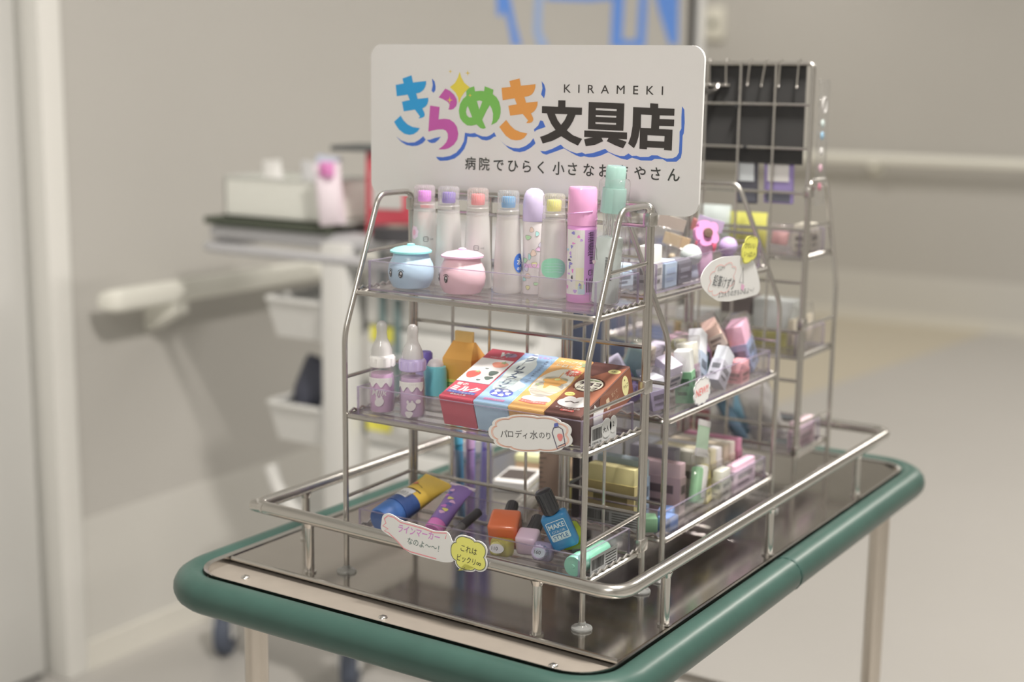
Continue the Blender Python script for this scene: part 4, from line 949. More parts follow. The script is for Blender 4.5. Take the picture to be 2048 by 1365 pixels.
def polish(label, loc, rot, size, col, capcol, caph, capr, haze=.75, printed=None, squarecap=False, r=.0035):
    t = thing('polish_marker', label, 'marker', loc, rot, group='nail-polish shaped markers')
    w, d, h = size
    MB().rbox(-w / 2, w / 2, -d / 2, d / 2, 0, h, r, 3).build('bottle_body', tp(*col, haze, 1.4), t)
    MB(T(0, 0, h)).lathe([(capr * .7, -.001), (capr * .7, .001), (capr, .0015), (capr * .97, caph - .001), (capr * .8, caph), (0, caph)], 18).build('cap', P(*capcol, .28) if capcol else tp(*col, .8), t)
    m = MB(T(0, 0, h))
    for k in range(14): m.box(-.0003, .0003, -capr - .0002, -capr + .0004, .003, caph - .002, M=RZ(2 * pi * k / 14))
    m.build('cap_ribs', P(*(capcol or col), .3), t)
    if printed: printed(t, w, d, h)
    return t
def pr_or(t, w, d, h):
    MB(frame((0, 0, 0), (1, 0, 0), (0, 1, 0))).prism(ell(0, 0, .006, .004), .0004, M=T(0, 0, h)).build('round_sticker', P(150, 130, 122), t)
# the orange one stands on its cap end
polish('orange square nail-polish marker lying on its side', (.1600, .036, T3 + .0135), (-1.15, 0, .35), (.027, .027, .026), (240, 116, 78), (70, 66, 66), .022, .0055, .85,
       lambda t, w, d, h: MB(frame((0, d / 2 + .0003, h * .55), (-1, 0, 0), (0, 0, 1))).prism(ell(0, 0, .0065, .0045), .0003).build('oval_sticker', P(140, 124, 118), t))
polish('pink ribbed nail-polish marker beside the orange one', (.1845, .034, T3 + .009), (-1.2, 0, .25), (.020, .020, .018), (240, 188, 206), (70, 66, 66), .024, .0062, .85)
t = polish('lilac nail-polish marker with white oval price sticker', (.1985, .0235, T3 + .0085), (1.3, .1, .3), (.017, .0165, .018), (196, 180, 224), (196, 180, 224), .014, .0065, .7,
           lambda t, w, d, h: MB(T(0, 0, h + .0142)).prism(ell(.001, 0, .0050, .0045), .0003).text('160', .0045, -.0035, -.0015, 1, z=.0006).build('price_sticker', [P(190, 196, 222), INK()], t))
t = polish('pale yellow nail-polish marker with white oval price sticker', (.168, .016, T3 + .0085), (1.35, 0, .2), (.019, .016, .016), (222, 214, 110), (222, 214, 110), .008, .006, .6,
           lambda t, w, d, h: MB(T(0, 0, h + .0084)).prism(ell(.001, 0, .0068, .0042), .0003).text('110', .0045, -.0035, -.0015, 1, z=.0006).build('price_sticker', [WHITE(), INK()], t))
def pr_bl(t, w, d, h):
    m = MB(frame((0, -d / 2 - .0004, 0), (1, 0, 0), (0, 0, 1)))
    m.stroke(rrect(.0165, .0175, .001, 2, 0, h * .58), .0006, 1, closed=True).text('MAKE', .0062, -.0072, h * .58 + .0022, 1, width=.0144, off=.02).text('COLOR', .0032, -.006, h * .58 - .0018, 1, width=.012).flat(rect(-.0078, .0078, h * .58 - .0082, h * .58 - .0028), mi=1).text('STYLE', .0052, -.0068, h * .58 - .0074, 0, width=.0136, off=.02, z=.0002)
    m.build('printed_label', [P(72, 112, 150), P(196, 206, 208)], t, smooth=0)
polish('blue nail-polish marker with black ribbed cap and square label', (.2155, .0245, T3 + .0035), (.12, -.42, .42), (.0235, .014, .033), (84, 158, 208), (58, 56, 58), .022, .0075, .7, pr_bl)
polish('lime green nail-polish marker lying behind the blue one', (.2185, .058, T3 + .009), (-1.3, 0, .9), (.020, .017, .024), (196, 208, 74), (196, 208, 74), .012, .006, .7)
polish('clear nail-polish marker with dark cap behind the pink one', (.189, .062, T3 + .0085), (-1.35, 0, -.1), (.015, .015, .018), (210, 196, 214), (62, 58, 62), .018, .006, .3)
# green highlighter in a clear sleeve
t = thing('highlighter', 'chunky mint green highlighter with round cap in clear case', 'highlighter', (.2330, .0125, T3 + .0105))
M = aim((0, 0, 0), (-.001, .07, .001))
MB(M).lathe([(.0015, 0), (.0020, .0006), (.0085, .0006), (.0092, .002), (.0092, .016), (.0086, .017), (0, .017)], 24).build('round_cap', P(138, 208, 170, .3), t)
MB(M).lathe([(.0075, .017), (.0075, .055), (.006, .058), (0, .058)], 24).build('barrel', tp(140, 206, 168, .8), t)
MB(M @ T(0, 0, .038)).box(-.0095, .0095, -.0095, .0095, -.022, .022).build('clear_case', ACRYL(), t)

# ---------------------------------------------------------------- loose goods on the plate behind the sign rack
t = thing('pen_cup', 'clear plastic cup of pens behind the sign rack', 'pen cup', (.022, .175, 0))
MB().lathe([(.018, 0), (.020, .001), (.0215, .085), (.0205, .085), (.019, .002), (0, .002)], 28).build('cup', clear('cup_clear', (.93, .92, .96), 1.2, .08, haze=.12, hazecol=(.7, .68, .8)), t)
MB().lathe([(.0214, .052), (.0222, .0525), (.0222, .054), (.0214, .0545), (.0214, .052)], 28).build('cup_ring', ACRYL(), t)
for i, (x, y, c, n) in enumerate(((-.010, -.004, (60, 140, 160), 'teal'), (-.006, .007, (96, 126, 190), 'blue'), (.004, -.009, (184, 140, 196), 'purple'), (.012, .001, (150, 140, 206), 'violet'), (.004, .0115, (226, 214, 190), 'cream'))):
    p_ = thing('pen', n + ' pen standing in the clear cup behind the rack', 'pen', (.022 + x, .175 + y, .0025), (-4 * y, 4 * x, 0), group='pens in the clear cup')
    MB().lathe([(.0015, 0), (.0040, .008), (.0042, .085), (0, .085)], 14).build('barrel', P(*c, .35), p_)
    MB().lathe([(.0046, .085), (.0046, .118), (.003, .121), (0, .121)], 14).build('cap', P(*[min(255, v + 24) for v in c], .35), p_)
t = thing('memo_box', 'lemon yellow patterned memo box lying on the plate', 'memo box', (-.048, .368, 0), (0, 0, .25))
MB().rbox(0, .055, 0, .085, 0, .020, .001, 1).build('box_body', P(206, 170, 132, .6), t)
MB().rbox(-.0006, .0556, -.0006, .0856, .016, .024, .001, 1).build('lid', P(198, 192, 140, .6), t)
MB(T(.022, .035, .0242)).flat(blob(0, 0, .012, .015)).build('lid_print', P(176, 196, 216, .5), t, smooth=0)
t = thing('memo_pad', 'white memo pad with dark cover beside the yellow box', 'memo pad', (-.034, .300, 0), (0, 0, .25))
MB().rbox(0, .04, 0, .06, 0, .012, .0008, 1).build('page_block', P(226, 222, 216, .6), t)
MB().box(.003, .037, .010, .05, .012, .0126).build('cover', P(70, 60, 56, .6), t)
t = thing('metal_pen_case', 'long polished steel pen case lying behind the clear cup', 'pen case', (.062, .168, .0095), (0, 0, .28))
MB(RX(-pi / 2)).lathe([(.004, 0), (.008, .004), (.0095, .012), (.0095, .185), (.006, .195), (0, .196)], 20).build('case_body', CHROME(), t)
MB(RX(-pi / 2)).lathe([(.0102, .06), (.0102, .066)], 20).build('case_ring', STEEL(), t)
t = thing('wooden_ruler_set', 'brown wooden ruler standing behind the sign rack grid', 'ruler', (.098, .205, 0), (0, 0, .5))
MB().rbox(-.013, .013, -.003, .003, 0, .145, .0008, 1).build('ruler_body', P(186, 156, 132, .5, noise=.12), t)
m = MB(frame((-.013, -.0033, 0), (1, 0, 0), (0, 0, 1)))
for i in range(28): m.flat(rect(0, .004 if i % 5 else .007, .004 + i * .005, .0046 + i * .005))
m.build('scale_marks', INK(), t, smooth=0)
t = thing('pencil_box', 'tall dark pencil box beside the wooden ruler', 'pencil box', (.127, .215, 0), (0, 0, .3))
MB().rbox(-.009, .009, -.008, .008, 0, .150, .001, 1).build('box_body', P(84, 76, 76, .5), t)
MB().rbox(-.0094, .0094, -.0084, .0084, .120, .152, .001, 1).build('lid', P(110, 98, 96, .5), t)

# ---------------------------------------------------------------- side rack (erasers and sharpeners)
BROOT = (.252, .143)
def bl(lx, ly, z): return (BROOT[0] - ly, BROOT[1] + lx, z)
TRAYB = [make_tray('clear acrylic tray of pencil sharpeners on the side rack top shelf', bl(.012, .020, TRT), pi / 2, .238, .076),
         make_tray('clear acrylic tray heaped with erasers on the side rack middle shelf', bl(.012, .0035, TRM), pi / 2, .238, .090),
         make_tray('clear acrylic tray of small card boxes on the side rack bottom shelf', bl(.012, .0035, TRB), pi / 2, .238, .090)]
barcode_sticker(TRAYB[2], frame((-.0003, .085, .003), (0, -1, 0), (0, 0, 1)), .060, .016, .45, 'lines')
def block(name, label, cat, loc, rot, size, col, sleeve=None, print_=None, film=False, group=None, frac=.6):
    'a block in a paper sleeve, optionally in clear film'
    mute = lambda q: tuple(int(v * .74 + g * .26) for v, g in zip(q, (196, 186, 178))) if q else q
    col, sleeve, print_ = mute(col), mute(sleeve), mute(print_)
    t = thing(name, label, cat, loc, rot, group=group)
    a, b, c = size
    MB().rbox(-a / 2, a / 2, -b / 2, b / 2, 0, c, min(size) * .1, 2).build('block_body', P(*col, .55), t)
    if sleeve:
        e = .0004
        MB().box(-a / 2 - e, a / 2 + e, -b / 2 - e, b / 2 + e, -.0002, c * frac).build('paper_sleeve', P(*sleeve, .5), t, smooth=0)
        pc_ = print_ or tuple(int(v * .6) for v in sleeve)
        m = MB(frame((a / 2 + .0007, 0, 0), (0, 1, 0), (0, 0, 1))).flat(rect(-b * .36, b * .36, c * frac * .55, c * frac * .78)).flat(rect(-b * .36, b * .2, c * frac * .25, c * frac * .36))
        m2 = MB(frame((0, -b / 2 - .0007, 0), (1, 0, 0), (0, 0, 1))).flat(rect(-a * .36, a * .36, c * frac * .55, c * frac * .78)).flat(rect(-a * .36, a * .2, c * frac * .25, c * frac * .36))
        m.v += m2.v; n = len(m.v) - len(m2.v); m.f += [tuple(i + n for i in f) for f in m2.f]; m.mi += m2.mi
        m.build('sleeve_print', P(*pc_, .6), t, smooth=0)
    if film: MB().rbox(-a / 2 - .0015, a / 2 + .0015, -b / 2 - .0015, b / 2 + .0015, .0002, c + .006, .0012, 2).build('clear_film', FILM(), t)
    return t
block('eraser', 'cream block eraser with grey eye label in the sharpener tray', 'eraser', (.2185, .1685, T1), (0, 0, .1), (.016, .020, .040), (222, 214, 200), (206, 200, 192), (120, 114, 110), frac=.62)
block('eraser', 'light blue block eraser in lilac edged box', 'eraser', (.2165, .1955, T1), (0, 0, 0), (.020, .024, .024), (164, 188, 212), (170, 194, 216), (150, 176, 204), frac=.9)
block('sharpener', 'dark grey square pencil sharpener in the top side tray', 'sharpener', (.2175, .2255, T1), (0, 0, 0), (.018, .028, .022), (86, 84, 92), (78, 76, 84), (140, 138, 146), frac=.85)
block('sharpener', 'flat black pencil sharpener lying beside the dark square one', 'sharpener', (.184, .206, T1), (0, 0, .3), (.03, .034, .014), (96, 92, 98), (88, 86, 92), (150, 150, 156), frac=.8)
block('sharpener', 'flat sky blue pencil sharpener lying near the rack back', 'sharpener', (.178, .168, T1), (0, 0, -.2), (.028, .026, .020), (176, 200, 214), (188, 206, 216), frac=.6)
def ball_sharpener(label, y, x, r, col, zc):
    t = thing('ball_sharpener', label, 'sharpener', (x, y, T1))
    MB().ball((0, 0, zc - T1), r, 20).build('pearl_ball', mat('pearl_%d_%d' % (col[0], col[2]), C(*col), .18, coat=.6), t)
    MB().lathe([(r * .7, 0), (r * .75, .001), (r * .6, max(.003, zc - T1 - r * .8)), (r * .4, zc - T1 - r * .5)], 20).build('sharpener_base', P(*[int(v * .85) for v in col], .4), t)
    return t
ball_sharpener('pearl white ball pencil sharpener', .272, .214, .0108, (206, 208, 222), .2857)
ball_sharpener('glossy raspberry red ball pencil sharpener', .3085, .208, .0112, (216, 92, 116), .2905)
ball_sharpener('glossy lilac ball pencil sharpener', .366, .208, .0100, (190, 162, 214), .2846)
t = thing('flower_sharpener', 'pink flower-shaped pencil sharpener in clear wrapping', 'sharpener', (.216, .289, T1), (0, 0, .9))
FM = frame((0, 0, .040), (1, 0, 0), (0, .25, .97))
MB(FM).prism(cloud(.026, .026, 5, .22, 10), .006).build('flower_head', P(238, 140, 184, .4), t)
MB(FM).lathe([(.005, .006), (.0045, .0085), (0, .009)], 14).build('flower_eye', P(110, 84, 70, .4), t)
MB().rbox(-.007, .007, -.006, .006, 0, .030, .002).build('stem_block', P(232, 170, 196, .4), t)
for i, (x, y, rz, h, lab, cc) in enumerate(((.180, .262, .5, .046, 'clear bag with brown paper header among the sharpeners', (170, 150, 134)), (.176, .352, -.3, .034, 'clear bag with coral header among the sharpeners', (236, 140, 132)), (.190, .335, .2, .040, 'clear bag with lavender header among the sharpeners', (190, 176, 206)), (.178, .302, .2, .024, 'small clear bag with tan header among the sharpeners', (214, 184, 140)))):
    t = thing('sharpener_bag', lab, 'bag', (x, y, T1), (0, .25, rz))
    MB().rbox(-.014, .014, -.005, .005, .001, h, .0045, 3).build('film', FILM(), t)
    MB().box(-.0135, .0135, -.0006, .0006, h - .002, h + .010).build('paper_header', P(*cc, .6), t)
    MB().ball((0, 0, .011), .0038, 12).build('sharpener_inside', P(*[int(v * .8 + 30) for v in cc], .4), t)
# sharpener cards on the side rack
SB = frame((0, 0, 0), (0, 1, 0), (0, 0, 1))
def side_card(name, label, loc, poly, m_=None, tilt=0, rz=0):
    t = thing(name, label, 'card', loc, (0, tilt, rz))
    MB(SB).prism(poly, .0005).build('paper', m_ or CARD, t, smooth=0); return t
poly = [(v.x, v.y) for v in fillet([(x, y, 0) for x, y in [(-.0748, .0086), (-.0691, .0171), (-.0534, .0238), (-.0292, .0256), (.0115, .0226), (.0461, .0159), (.0580, .0045), (.0690, -.0073), (.0751, -.018), (.0692, -.0223), (.0342, -.0221), (-.0018, -.0206), (-.0275, -.017), (-.0483, -.0092), (-.0654, -.0007)]], .006, 3, True)]
t = side_card('price_card', 'large rounded white card with flower outline on the side rack', (.2585, .262, .2655), poly, tilt=.10)
m = MB(SB).stroke(cloud(.062, .030, 8, .2, 10, -.024, .004), .0007, closed=True, z=.0007); m.build('crayon_border', P(224, 160, 150, .8), t, smooth=0)
m = MB(SB).text('えんぴつ', .0042, -.038, .013, z=.0007).text('鉛筆けずり', .0120, -.046, .001, z=.0007, width=.052, shear=.1, rot=-.2).text('2コ入りの方もいるよ〜！', .0065, -.028, -.0135, z=.0007, width=.085, rot=-.06); m.build('handwriting', P(72, 76, 78, .8), t, smooth=0)
m = MB(SB).stroke([(.018, -.004), (.0225, .010), (.028, -.006)], .0010, 0, z=.0007, closed=True).flat([(.024, -.006), (.032, -.009), (.031, -.014), (.024, -.011)], mi=1, z=.0007)
for a in (-.5, 0, .5): m.stroke([(.0225 + .012 * sin(a), .010 + .004 * cos(a)), (.0225 + .018 * sin(a), .010 + .009 * cos(a))], .0008, 2, z=.0007)
m.build('pencil_doodle', [P(70, 70, 84), P(238, 160, 186), P(232, 204, 110)], t, smooth=0)
t = side_card('speech_bubble_card', 'small yellow speech bubble card stuck above the white card', (.2620, .2940, .2922), cloud(.040, .0275, 5, .16, 12), P(226, 216, 82, .8), tilt=.08)
MB(SB).text('かわいい', .0070, -.014, .003, width=.026, rot=-.12, z=.0007).text('いっぱい!!', .0065, -.014, -.0055, width=.028, rot=-.12, z=.0007).build('handwriting', P(80, 78, 58, .8), t, smooth=0)
MB(SB).stroke(cloud(.0388, .0265, 5, .16, 12), .0006, closed=True, z=.0007).build('bubble_outline', P(120, 112, 70, .8), t, smooth=0)
t = side_card('price_card', 'small scalloped white card lettered NEW in red on the eraser tray', (.2525, .2165, .1650), cloud(.038, .0265, 12, .1, 6))
MB(SB).text('NEW!!', .0100, -.014, -.004, width=.027, shear=.15, off=.01, z=.0007, rot=.06).build('handwriting', P(226, 110, 104, .8), t, smooth=0)
MB(SB).stroke(cloud(.0365, .0252, 12, .1, 6), .0005, closed=True, z=.0007).build('scalloped_outline', P(120, 120, 124, .8), t, smooth=0)

# erasers heaped in the middle side tray
ER = [  # label, (x, y, dz), rot, size, body, sleeve, film
    ('purple boxed eraser leaning at the near end of the heap', (.220, .178, .003), (.10, -.55, .3), (.014, .026, .044), (196, 184, 206), (132, 104, 168), False),
    ('clear boxed eraser with purple stripe slid under the rack post', (.238, .176, .0005), (0, -.2, .9), (.016, .022, .030), (206, 200, 208), (160, 142, 178), True),
    ('green and white eraser standing in clear film', (.226, .2085, .001), (.05, -.08, .2), (.016, .014, .050), (214, 210, 200), (96, 164, 104), False),
    ('cream and pink eraser in crinkled film beside the green one', (.226, .226, .001), (-.05, -.1, .1), (.015, .022, .052), (222, 212, 190), (216, 170, 190), True),
    ('grey-blue boxed eraser leaning over the tray front', (.222, .262, .004), (-.5, -.15, .15), (.014, .020, .058), (214, 210, 212), (150, 164, 182), False),
    ('silver-grey boxed eraser lying against the tray front', (.234, .286, .001), (-.65, 0, 0), (.012, .022, .038), (206, 204, 208), (186, 180, 188), False),
    ('blue and pink striped eraser in clear box at the far end', (.224, .372, .004), (.15, -.25, .2), (.018, .034, .050), (222, 150, 176), (120, 140, 184), True),
    ('coral red eraser at the bottom of the far end', (.236, .343, .0005), (0, 0, .1), (.014, .026, .022), (236, 140, 144), (236, 128, 132), False),
    ('brown paper wrapped eraser on top of the heap', (.188, .262, .018), (.3, .2, .4), (.018, .026, .030), (150, 122, 104), (164, 134, 116), False),
    ('tan oblong eraser near the rack back', (.178, .236, .002), (.1, .1, .1), (.020, .030, .040), (186, 168, 146), (176, 156, 134), False),
    ('mint green eraser near the top of the heap', (.184, .300, .022), (.2, .2, .6), (.016, .016, .034), (140, 190, 164), (92, 158, 116), False),
    ('mauve round-ended eraser near the top of the heap', (.196, .344, .024), (-.2, -.1, .2), (.018, .020, .034), (190, 132, 178), (176, 116, 164), False),
    ('orange and yellow eraser in pink film', (.208, .356, .022), (.2, -.2, .5), (.014, .016, .034), (232, 178, 96), (236, 172, 160), True),
    ('olive green eraser behind the grey-blue box', (.198, .290, .002), (.1, -.1, .3), (.016, .022, .044), (196, 190, 130), (168, 172, 120), True),
    ('dark navy eraser at the far end of the heap', (.214, .322, .001), (0, .1, .4), (.014, .018, .034), (92, 92, 108), (80, 80, 100), False),
    ('teal foil wrapped eraser near the rack back', (.172, .208, .002), (.1, .3, .5), (.018, .024, .046), (150, 196, 190), (136, 186, 182), True),
    ('pale lilac eraser at the rack back', (.168, .285, .002), (0, .1, .2), (.018, .030, .040), (206, 192, 216), (196, 178, 210), False),
    ('rose pink eraser at the rack back', (.168, .342, .002), (0, .1, .1), (.018, .030, .042), (232, 168, 190), (224, 146, 176), False)]
for lab, p_, r_, s_, c_, sl_, fm in ER:
    block('eraser', lab, 'eraser', (p_[0], p_[1], T2 + p_[2] + (abs(sin(r_[0])) * s_[1] + abs(sin(r_[1])) * s_[0]) / 2), r_, s_, c_, sl_, film=fm, group='erasers heaped in the side tray')
for x, y, dz, rot, c_, lab in ((.200, .246, .032, (.5, .3, .3), (206, 170, 150), 'clear film bag with tan eraser lying on the heap'), (.196, .312, .036, (-.4, .2, .8), (150, 190, 186), 'clear film bag with teal eraser lying on the heap'),
                              (.205, .196, .034, (.4, -.2, 1.2), (206, 190, 216), 'clear film bag with pale lilac eraser lying on the heap'), (.214, .318, .030, (.3, -.5, .4), (236, 176, 150), 'clear film bag with peach eraser lying on the heap')):
    block('eraser_bag', lab, 'bag', (x, y, T2 + dz), rot, (.016, .022, .024), c_, tuple(min(255, v + 16) for v in c_), film=True, group='film bags on the eraser heap')
# bottom side tray: a row of small boxes and wrapped goods
random.seed(11)
RW = [((.200, .168), (226, 196, 110), 'yellow and pale blue card box at the near end of the bottom side tray', .058), ((.185, .190), (176, 196, 214), 'pale blue card box in the bottom side tray', .060),
      ((.205, .232), (206, 160, 160), 'dusty pink card box in the bottom side tray', .050), ((.185, .258), (150, 142, 150), 'grey card box behind the green tube', .056),
      ((.194, .296), (224, 206, 176), 'cream card box in the bottom side tray', .046), ((.194, .312), (206, 190, 140), 'straw yellow card box in the bottom side tray', .046),
      ((.194, .328), (224, 214, 196), 'ivory card box in the bottom side tray', .045), ((.194, .344), (200, 178, 140), 'sand card box in the bottom side tray', .045),
      ((.194, .360), (232, 196, 170), 'peach card box in the bottom side tray', .044), ((.194, .378), (206, 110, 140), 'raspberry pink card box at the far end of the bottom side tray', .044)]
for (x, y), c_, lab, h in RW:
    block('card_box', lab, 'box', (x, y, T3), (0, 0, random.uniform(-.04, .04)), (.062 if y > .28 else .05, .013, h), tuple(min(255, v + 14) for v in c_), c_, film=False, frac=.72, group='small card boxes in the bottom side tray')
for i, (x, y, c_, lab) in enumerate(((.237, .175, (76, 116, 190), 'bright blue eraser chip at the tray corner'), (.228, .200, (92, 130, 196), 'bright blue eraser chip beside the yellow box'), (.222, .160, (96, 160, 100), 'green eraser chip at the near tray end'))):
    block('eraser_chip', lab, 'eraser', (x, y, T3), (0, 0, .3 * i), (.014, .018, .014), c_, None, group='eraser chips in the bottom side tray')
t = thing('squeeze_bag', 'green and white glue tube in a clear bag leaning over the tray', 'glue', (.236, .247, T3 + .002), (-.30, -.06, 0))
MB().rbox(-.005, .005, -.010, .010, .004, .040, .003).build('green_block', P(132, 176, 128, .4), t)
MB().rbox(-.0052, .0056, -.002, .0098, .0095, .042, .002).build('white_label', P(222, 222, 222, .5), t)
MB().rbox(-.0065, .0065, -.0135, .0135, 0, .054, .0055, 3).build('clear_bag', FILM(), t)
MB().box(-.0008, .0008, -.0125, .0125, .052, .084).build('header_card', P(186, 208, 172, .6), t)
MB().box(-.0010, .0010, -.0130, .0130, .050, .058).box(-.0010, .0010, -.0126, .0126, .080, .086).build('header_fold', P(226, 228, 224, .6), t)
block('eraser', 'mustard yellow eraser beside the green tube bag', 'eraser', (.230, .280, T3 + .001), (0, -.1, .2), (.012, .020, .036), (206, 190, 90), (196, 178, 74), frac=.8)
block('eraser', 'clear boxed cream eraser in the bottom side tray front', 'eraser', (.238, .303, T3), (0, 0, 0), (.010, .022, .030), (216, 210, 186), (206, 200, 176), film=True, frac=.7)
block('eraser', 'pink boxed eraser in the bottom side tray front', 'eraser', (.238, .352, T3), (0, 0, 0), (.010, .052, .028), (226, 170, 190), (222, 186, 200), frac=.8)

# ---------------------------------------------------------------- tall rack behind
CROOT = (.243, .600)
def cl(lx, ly, z): return (CROOT[0] - lx, CROOT[1] - ly, z)
make_tray('clear acrylic tray on the tall rack top shelf', cl(.010, .020, TRT), pi, .225, .076)
make_tray('clear acrylic tray of wrapped packs on the tall rack middle shelf', cl(.010, .0035, TRM), pi, .225, .090)
make_tray('clear acrylic tray of silver pouches on the tall rack bottom shelf', cl(.010, .0035, TRB), pi, .225, .090)
t = thing('black_backing_card', 'black backing card tied behind the tall wire grid', 'board', (.008, .4965, .3635))
MB().rbox(0, .226, -.0012, .0012, 0, .106, .0005, 1).build('card', mat('black_card', C(50, 48, 46), .8, noise=.1, scale=40), t)
MB().box(.148, .151, -.0090, -.0010, .060, .063).box(.160, .163, -.0090, -.001, .016, .019).build('cable_tie', P(40, 40, 40), t)
for i, (x, l, tl) in enumerate(((.123, .024, .03), (.143, .024, .03), (.171, .024, -.08), (.189, .025, -.15), (.206, .025, -.03), (.227, .026, -.04))):
    t = thing('wire_hook', 'small steel wire hook hung on the tall grid top bar', 'hook', (x, .4938, .4722), (0, -tl, 0), group='wire hooks along the tall grid')
    MB().tube(fillet([(0, .003, -.0018), (0, .003, .0036), (0, -.0036, .0036), (0, -.0036, -l)], .003, 4), .0011, 8).build('hook_wire', CHROME(), t)
    MB().ball((0, -.0036, -l), .0015, 10).build('hook_tip', CHROME(), t)
t = thing('peg_hook', 'thick steel peg hook jutting from the tall wire grid', 'hook', (.137, .4935, .442))
MB().tube(fillet([(-.004, 0, .006), (-.004, -.004, 0), (-.002, -.040, -.002), (.004, -.058, .006)], .008, 5), .0028, 10).build('peg', CHROME(), t)
MB().tube([(-.018, 0, .006), (.010, 0, .006)], .0018, 8).build('cross_bar', CHROME(), t)
for x, z, w_, h_, c1_, c2_, lab in ((.168, .318, .026, .060, (86, 82, 88), (206, 204, 208), 'black hanging pack with white label on the tall rack'), (.206, .320, .034, .058, (150, 130, 176), (226, 224, 222), 'purple and white hanging pack on the tall rack')):
    t = thing('hanging_pack', lab, 'pack', (x, .5038, z), (.06, 0, 0))
    MB().rbox(-w_ / 2, w_ / 2, -.002, .002, 0, h_, .0008, 1).build('pack_card', P(*c1_, .5), t)
    MB().box(-w_ * .38, w_ * .36, -.0026, -.002, h_ * .42, h_ * .86).build('pack_label', P(*c2_, .5), t)
    MB().box(-w_ * .42, w_ * .42, -.0027, -.002, h_ * .04, h_ * .22).build('pack_strip', P(92, 90, 96, .5), t)
t = thing('hanging_film_bag', 'narrow clear bag with blue and pink charms hung at the tall rack side', 'bag', (.2492, .512, .320), (0, 0, pi / 2))
MB().rbox(-.012, .012, -.0025, .0025, 0, .135, .002, 2).build('film', FILM(), t)
MB().tube([(.006 * cos(a), -.001, .108 + .008 * sin(a)) for a in [i * pi / 8 for i in range(16)]], .0009, 8, closed=True).build('ring', P(226, 226, 230, .3), t)
for z, c_ in ((.075, (140, 180, 222)), (.088, (200, 220, 236)), (.040, (236, 170, 180)), (.020, (214, 120, 140)), (.058, (226, 222, 226))):
    MB(T(0, 0, z)).ball((0, 0, 0), .0045, 12, sy=.35).build('charm', P(*c_, .35), t)
def soft_pack(label, loc, rot, size, col, name='film_pack', gloss=True, inner=None, group=None):
    t = thing(name, label, 'pack', loc, rot, group=group)
    w_, d_, h_ = size
    S = [(0, w_ / 2, .001), (h_ * .12, w_ / 2 * .98, d_ / 2 * .7), (h_ * .45, w_ / 2, d_ / 2), (h_ * .8, w_ / 2 * .97, d_ / 2 * .55), (h_ * .93, w_ / 2, .0015), (h_, w_ / 2, .001)]
    loft(MB(), S, 20).build('pouch', col, t)
    if inner: MB().rbox(-w_ * .3, w_ * .3, -d_ * .2, d_ * .2, h_ * .15, h_ * .75, .001).build('contents', P(*inner, .4), t)
    return t
SILV = mat('silver_film', C(232, 230, 234), .18, .25, bump=1.0, scale=45)
soft_pack('yellow soft pouch on the tall rack top shelf', (.160, .548, T1), (0, .0, .1), (.044, .022, .040), P(232, 218, 96, .45))
soft_pack('pale blue and white bag on the tall rack top shelf', (.116, .548, T1), (0, 0, 0), (.040, .020, .046), P(206, 210, 224, .4))
soft_pack('clear bag with coral filling on the tall rack top shelf', (.195, .548, T1), (0, .1, .2), (.030, .016, .026), FILM(), inner=(226, 160, 150))
block('card_box', 'tan card box at the tall rack top shelf end', 'box', (.216, .556, T1), (0, 0, .1), (.020, .034, .030), (190, 176, 150), (178, 164, 140), frac=.7)
block('card_box', 'white box with yellow stripe on the tall rack middle shelf', 'box', (.200, .560, T2), (0, 0, 0), (.050, .030, .054), (220, 218, 212), (214, 204, 96), (206, 196, 80), frac=.35)
block('card_box', 'cream box with brown picture on the tall rack middle shelf', 'box', (.146, .560, T2), (0, 0, 0), (.040, .030, .056), (110, 96, 90), (222, 214, 196), frac=.6)
block('card_box', 'orange banded white box on the tall rack middle shelf', 'box', (.090, .560, T2), (0, 0, 0), (.050, .030, .034), (222, 216, 208), (226, 184, 110), frac=.5)
for k in range(3):
    soft_pack(('clear bead bag next to the tall wire grid', 'clear bead bag standing between two others', 'clear bead bag at the open tray front')[k], (.226 - .0 * k, .522 + k * .024, T2), (0, 0, 1.5), (.022, .016, .050), FILM(), inner=(216, 198, 170), group='clear bead bags in the tall rack')
soft_pack('large crumpled silver pouch on the tall rack bottom shelf', (.200, .530, T3), (0, -.38, .1), (.042, .022, .080), SILV)
soft_pack('teal tinted silver pouch beside the crumpled one', (.158, .545, T3), (0, -.35, -.1), (.026, .014, .054), P(140, 176, 186, .3))
soft_pack('dark teal pouch leaning in the bottom tray', (.172, .522, T3), (0, -.60, 0), (.016, .012, .060), P(84, 108, 122, .35))
soft_pack('white pouch beside the red box on the tall rack', (.136, .530, T3), (0, .1, 0), (.028, .016, .066), SILV)
block('card_box', 'dull red box on the tall rack bottom shelf', 'box', (.098, .556, T3), (0, 0, 0), (.044, .030, .048), (214, 196, 196), (196, 92, 92), frac=.6)
block('card_box', 'pink box at the tall rack bottom shelf end', 'box', (.222, .560, T3), (0, 0, 0), (.012, .050, .030), (226, 186, 190), (222, 176, 182), frac=.6)
soft_pack('bag of bright beads on the plate behind the side rack', (.104, .254, .0), (0, 0, .4), (.040, .024, .060), FILM(), inner=(226, 206, 120))
t = thing('bead_pack', 'pack of bright multicoloured beads seen behind the grid', 'pack', (.098, .33, .12), (0, 0, .3))
MB().box(-.035, .035, -.012, .012, -.12, .018).build('stand_box', P(206, 200, 196, .5), t)
random.seed(21)
for k in range(40):
    MB().ball((random.uniform(-.03, .03), random.uniform(-.010, .010), .021 + .006 * random.random()), .0045, 8).build('bead', P(*random.choice([(240, 110, 180), (236, 214, 80), (110, 160, 220), (140, 200, 130), (240, 160, 170)]), .35), t)

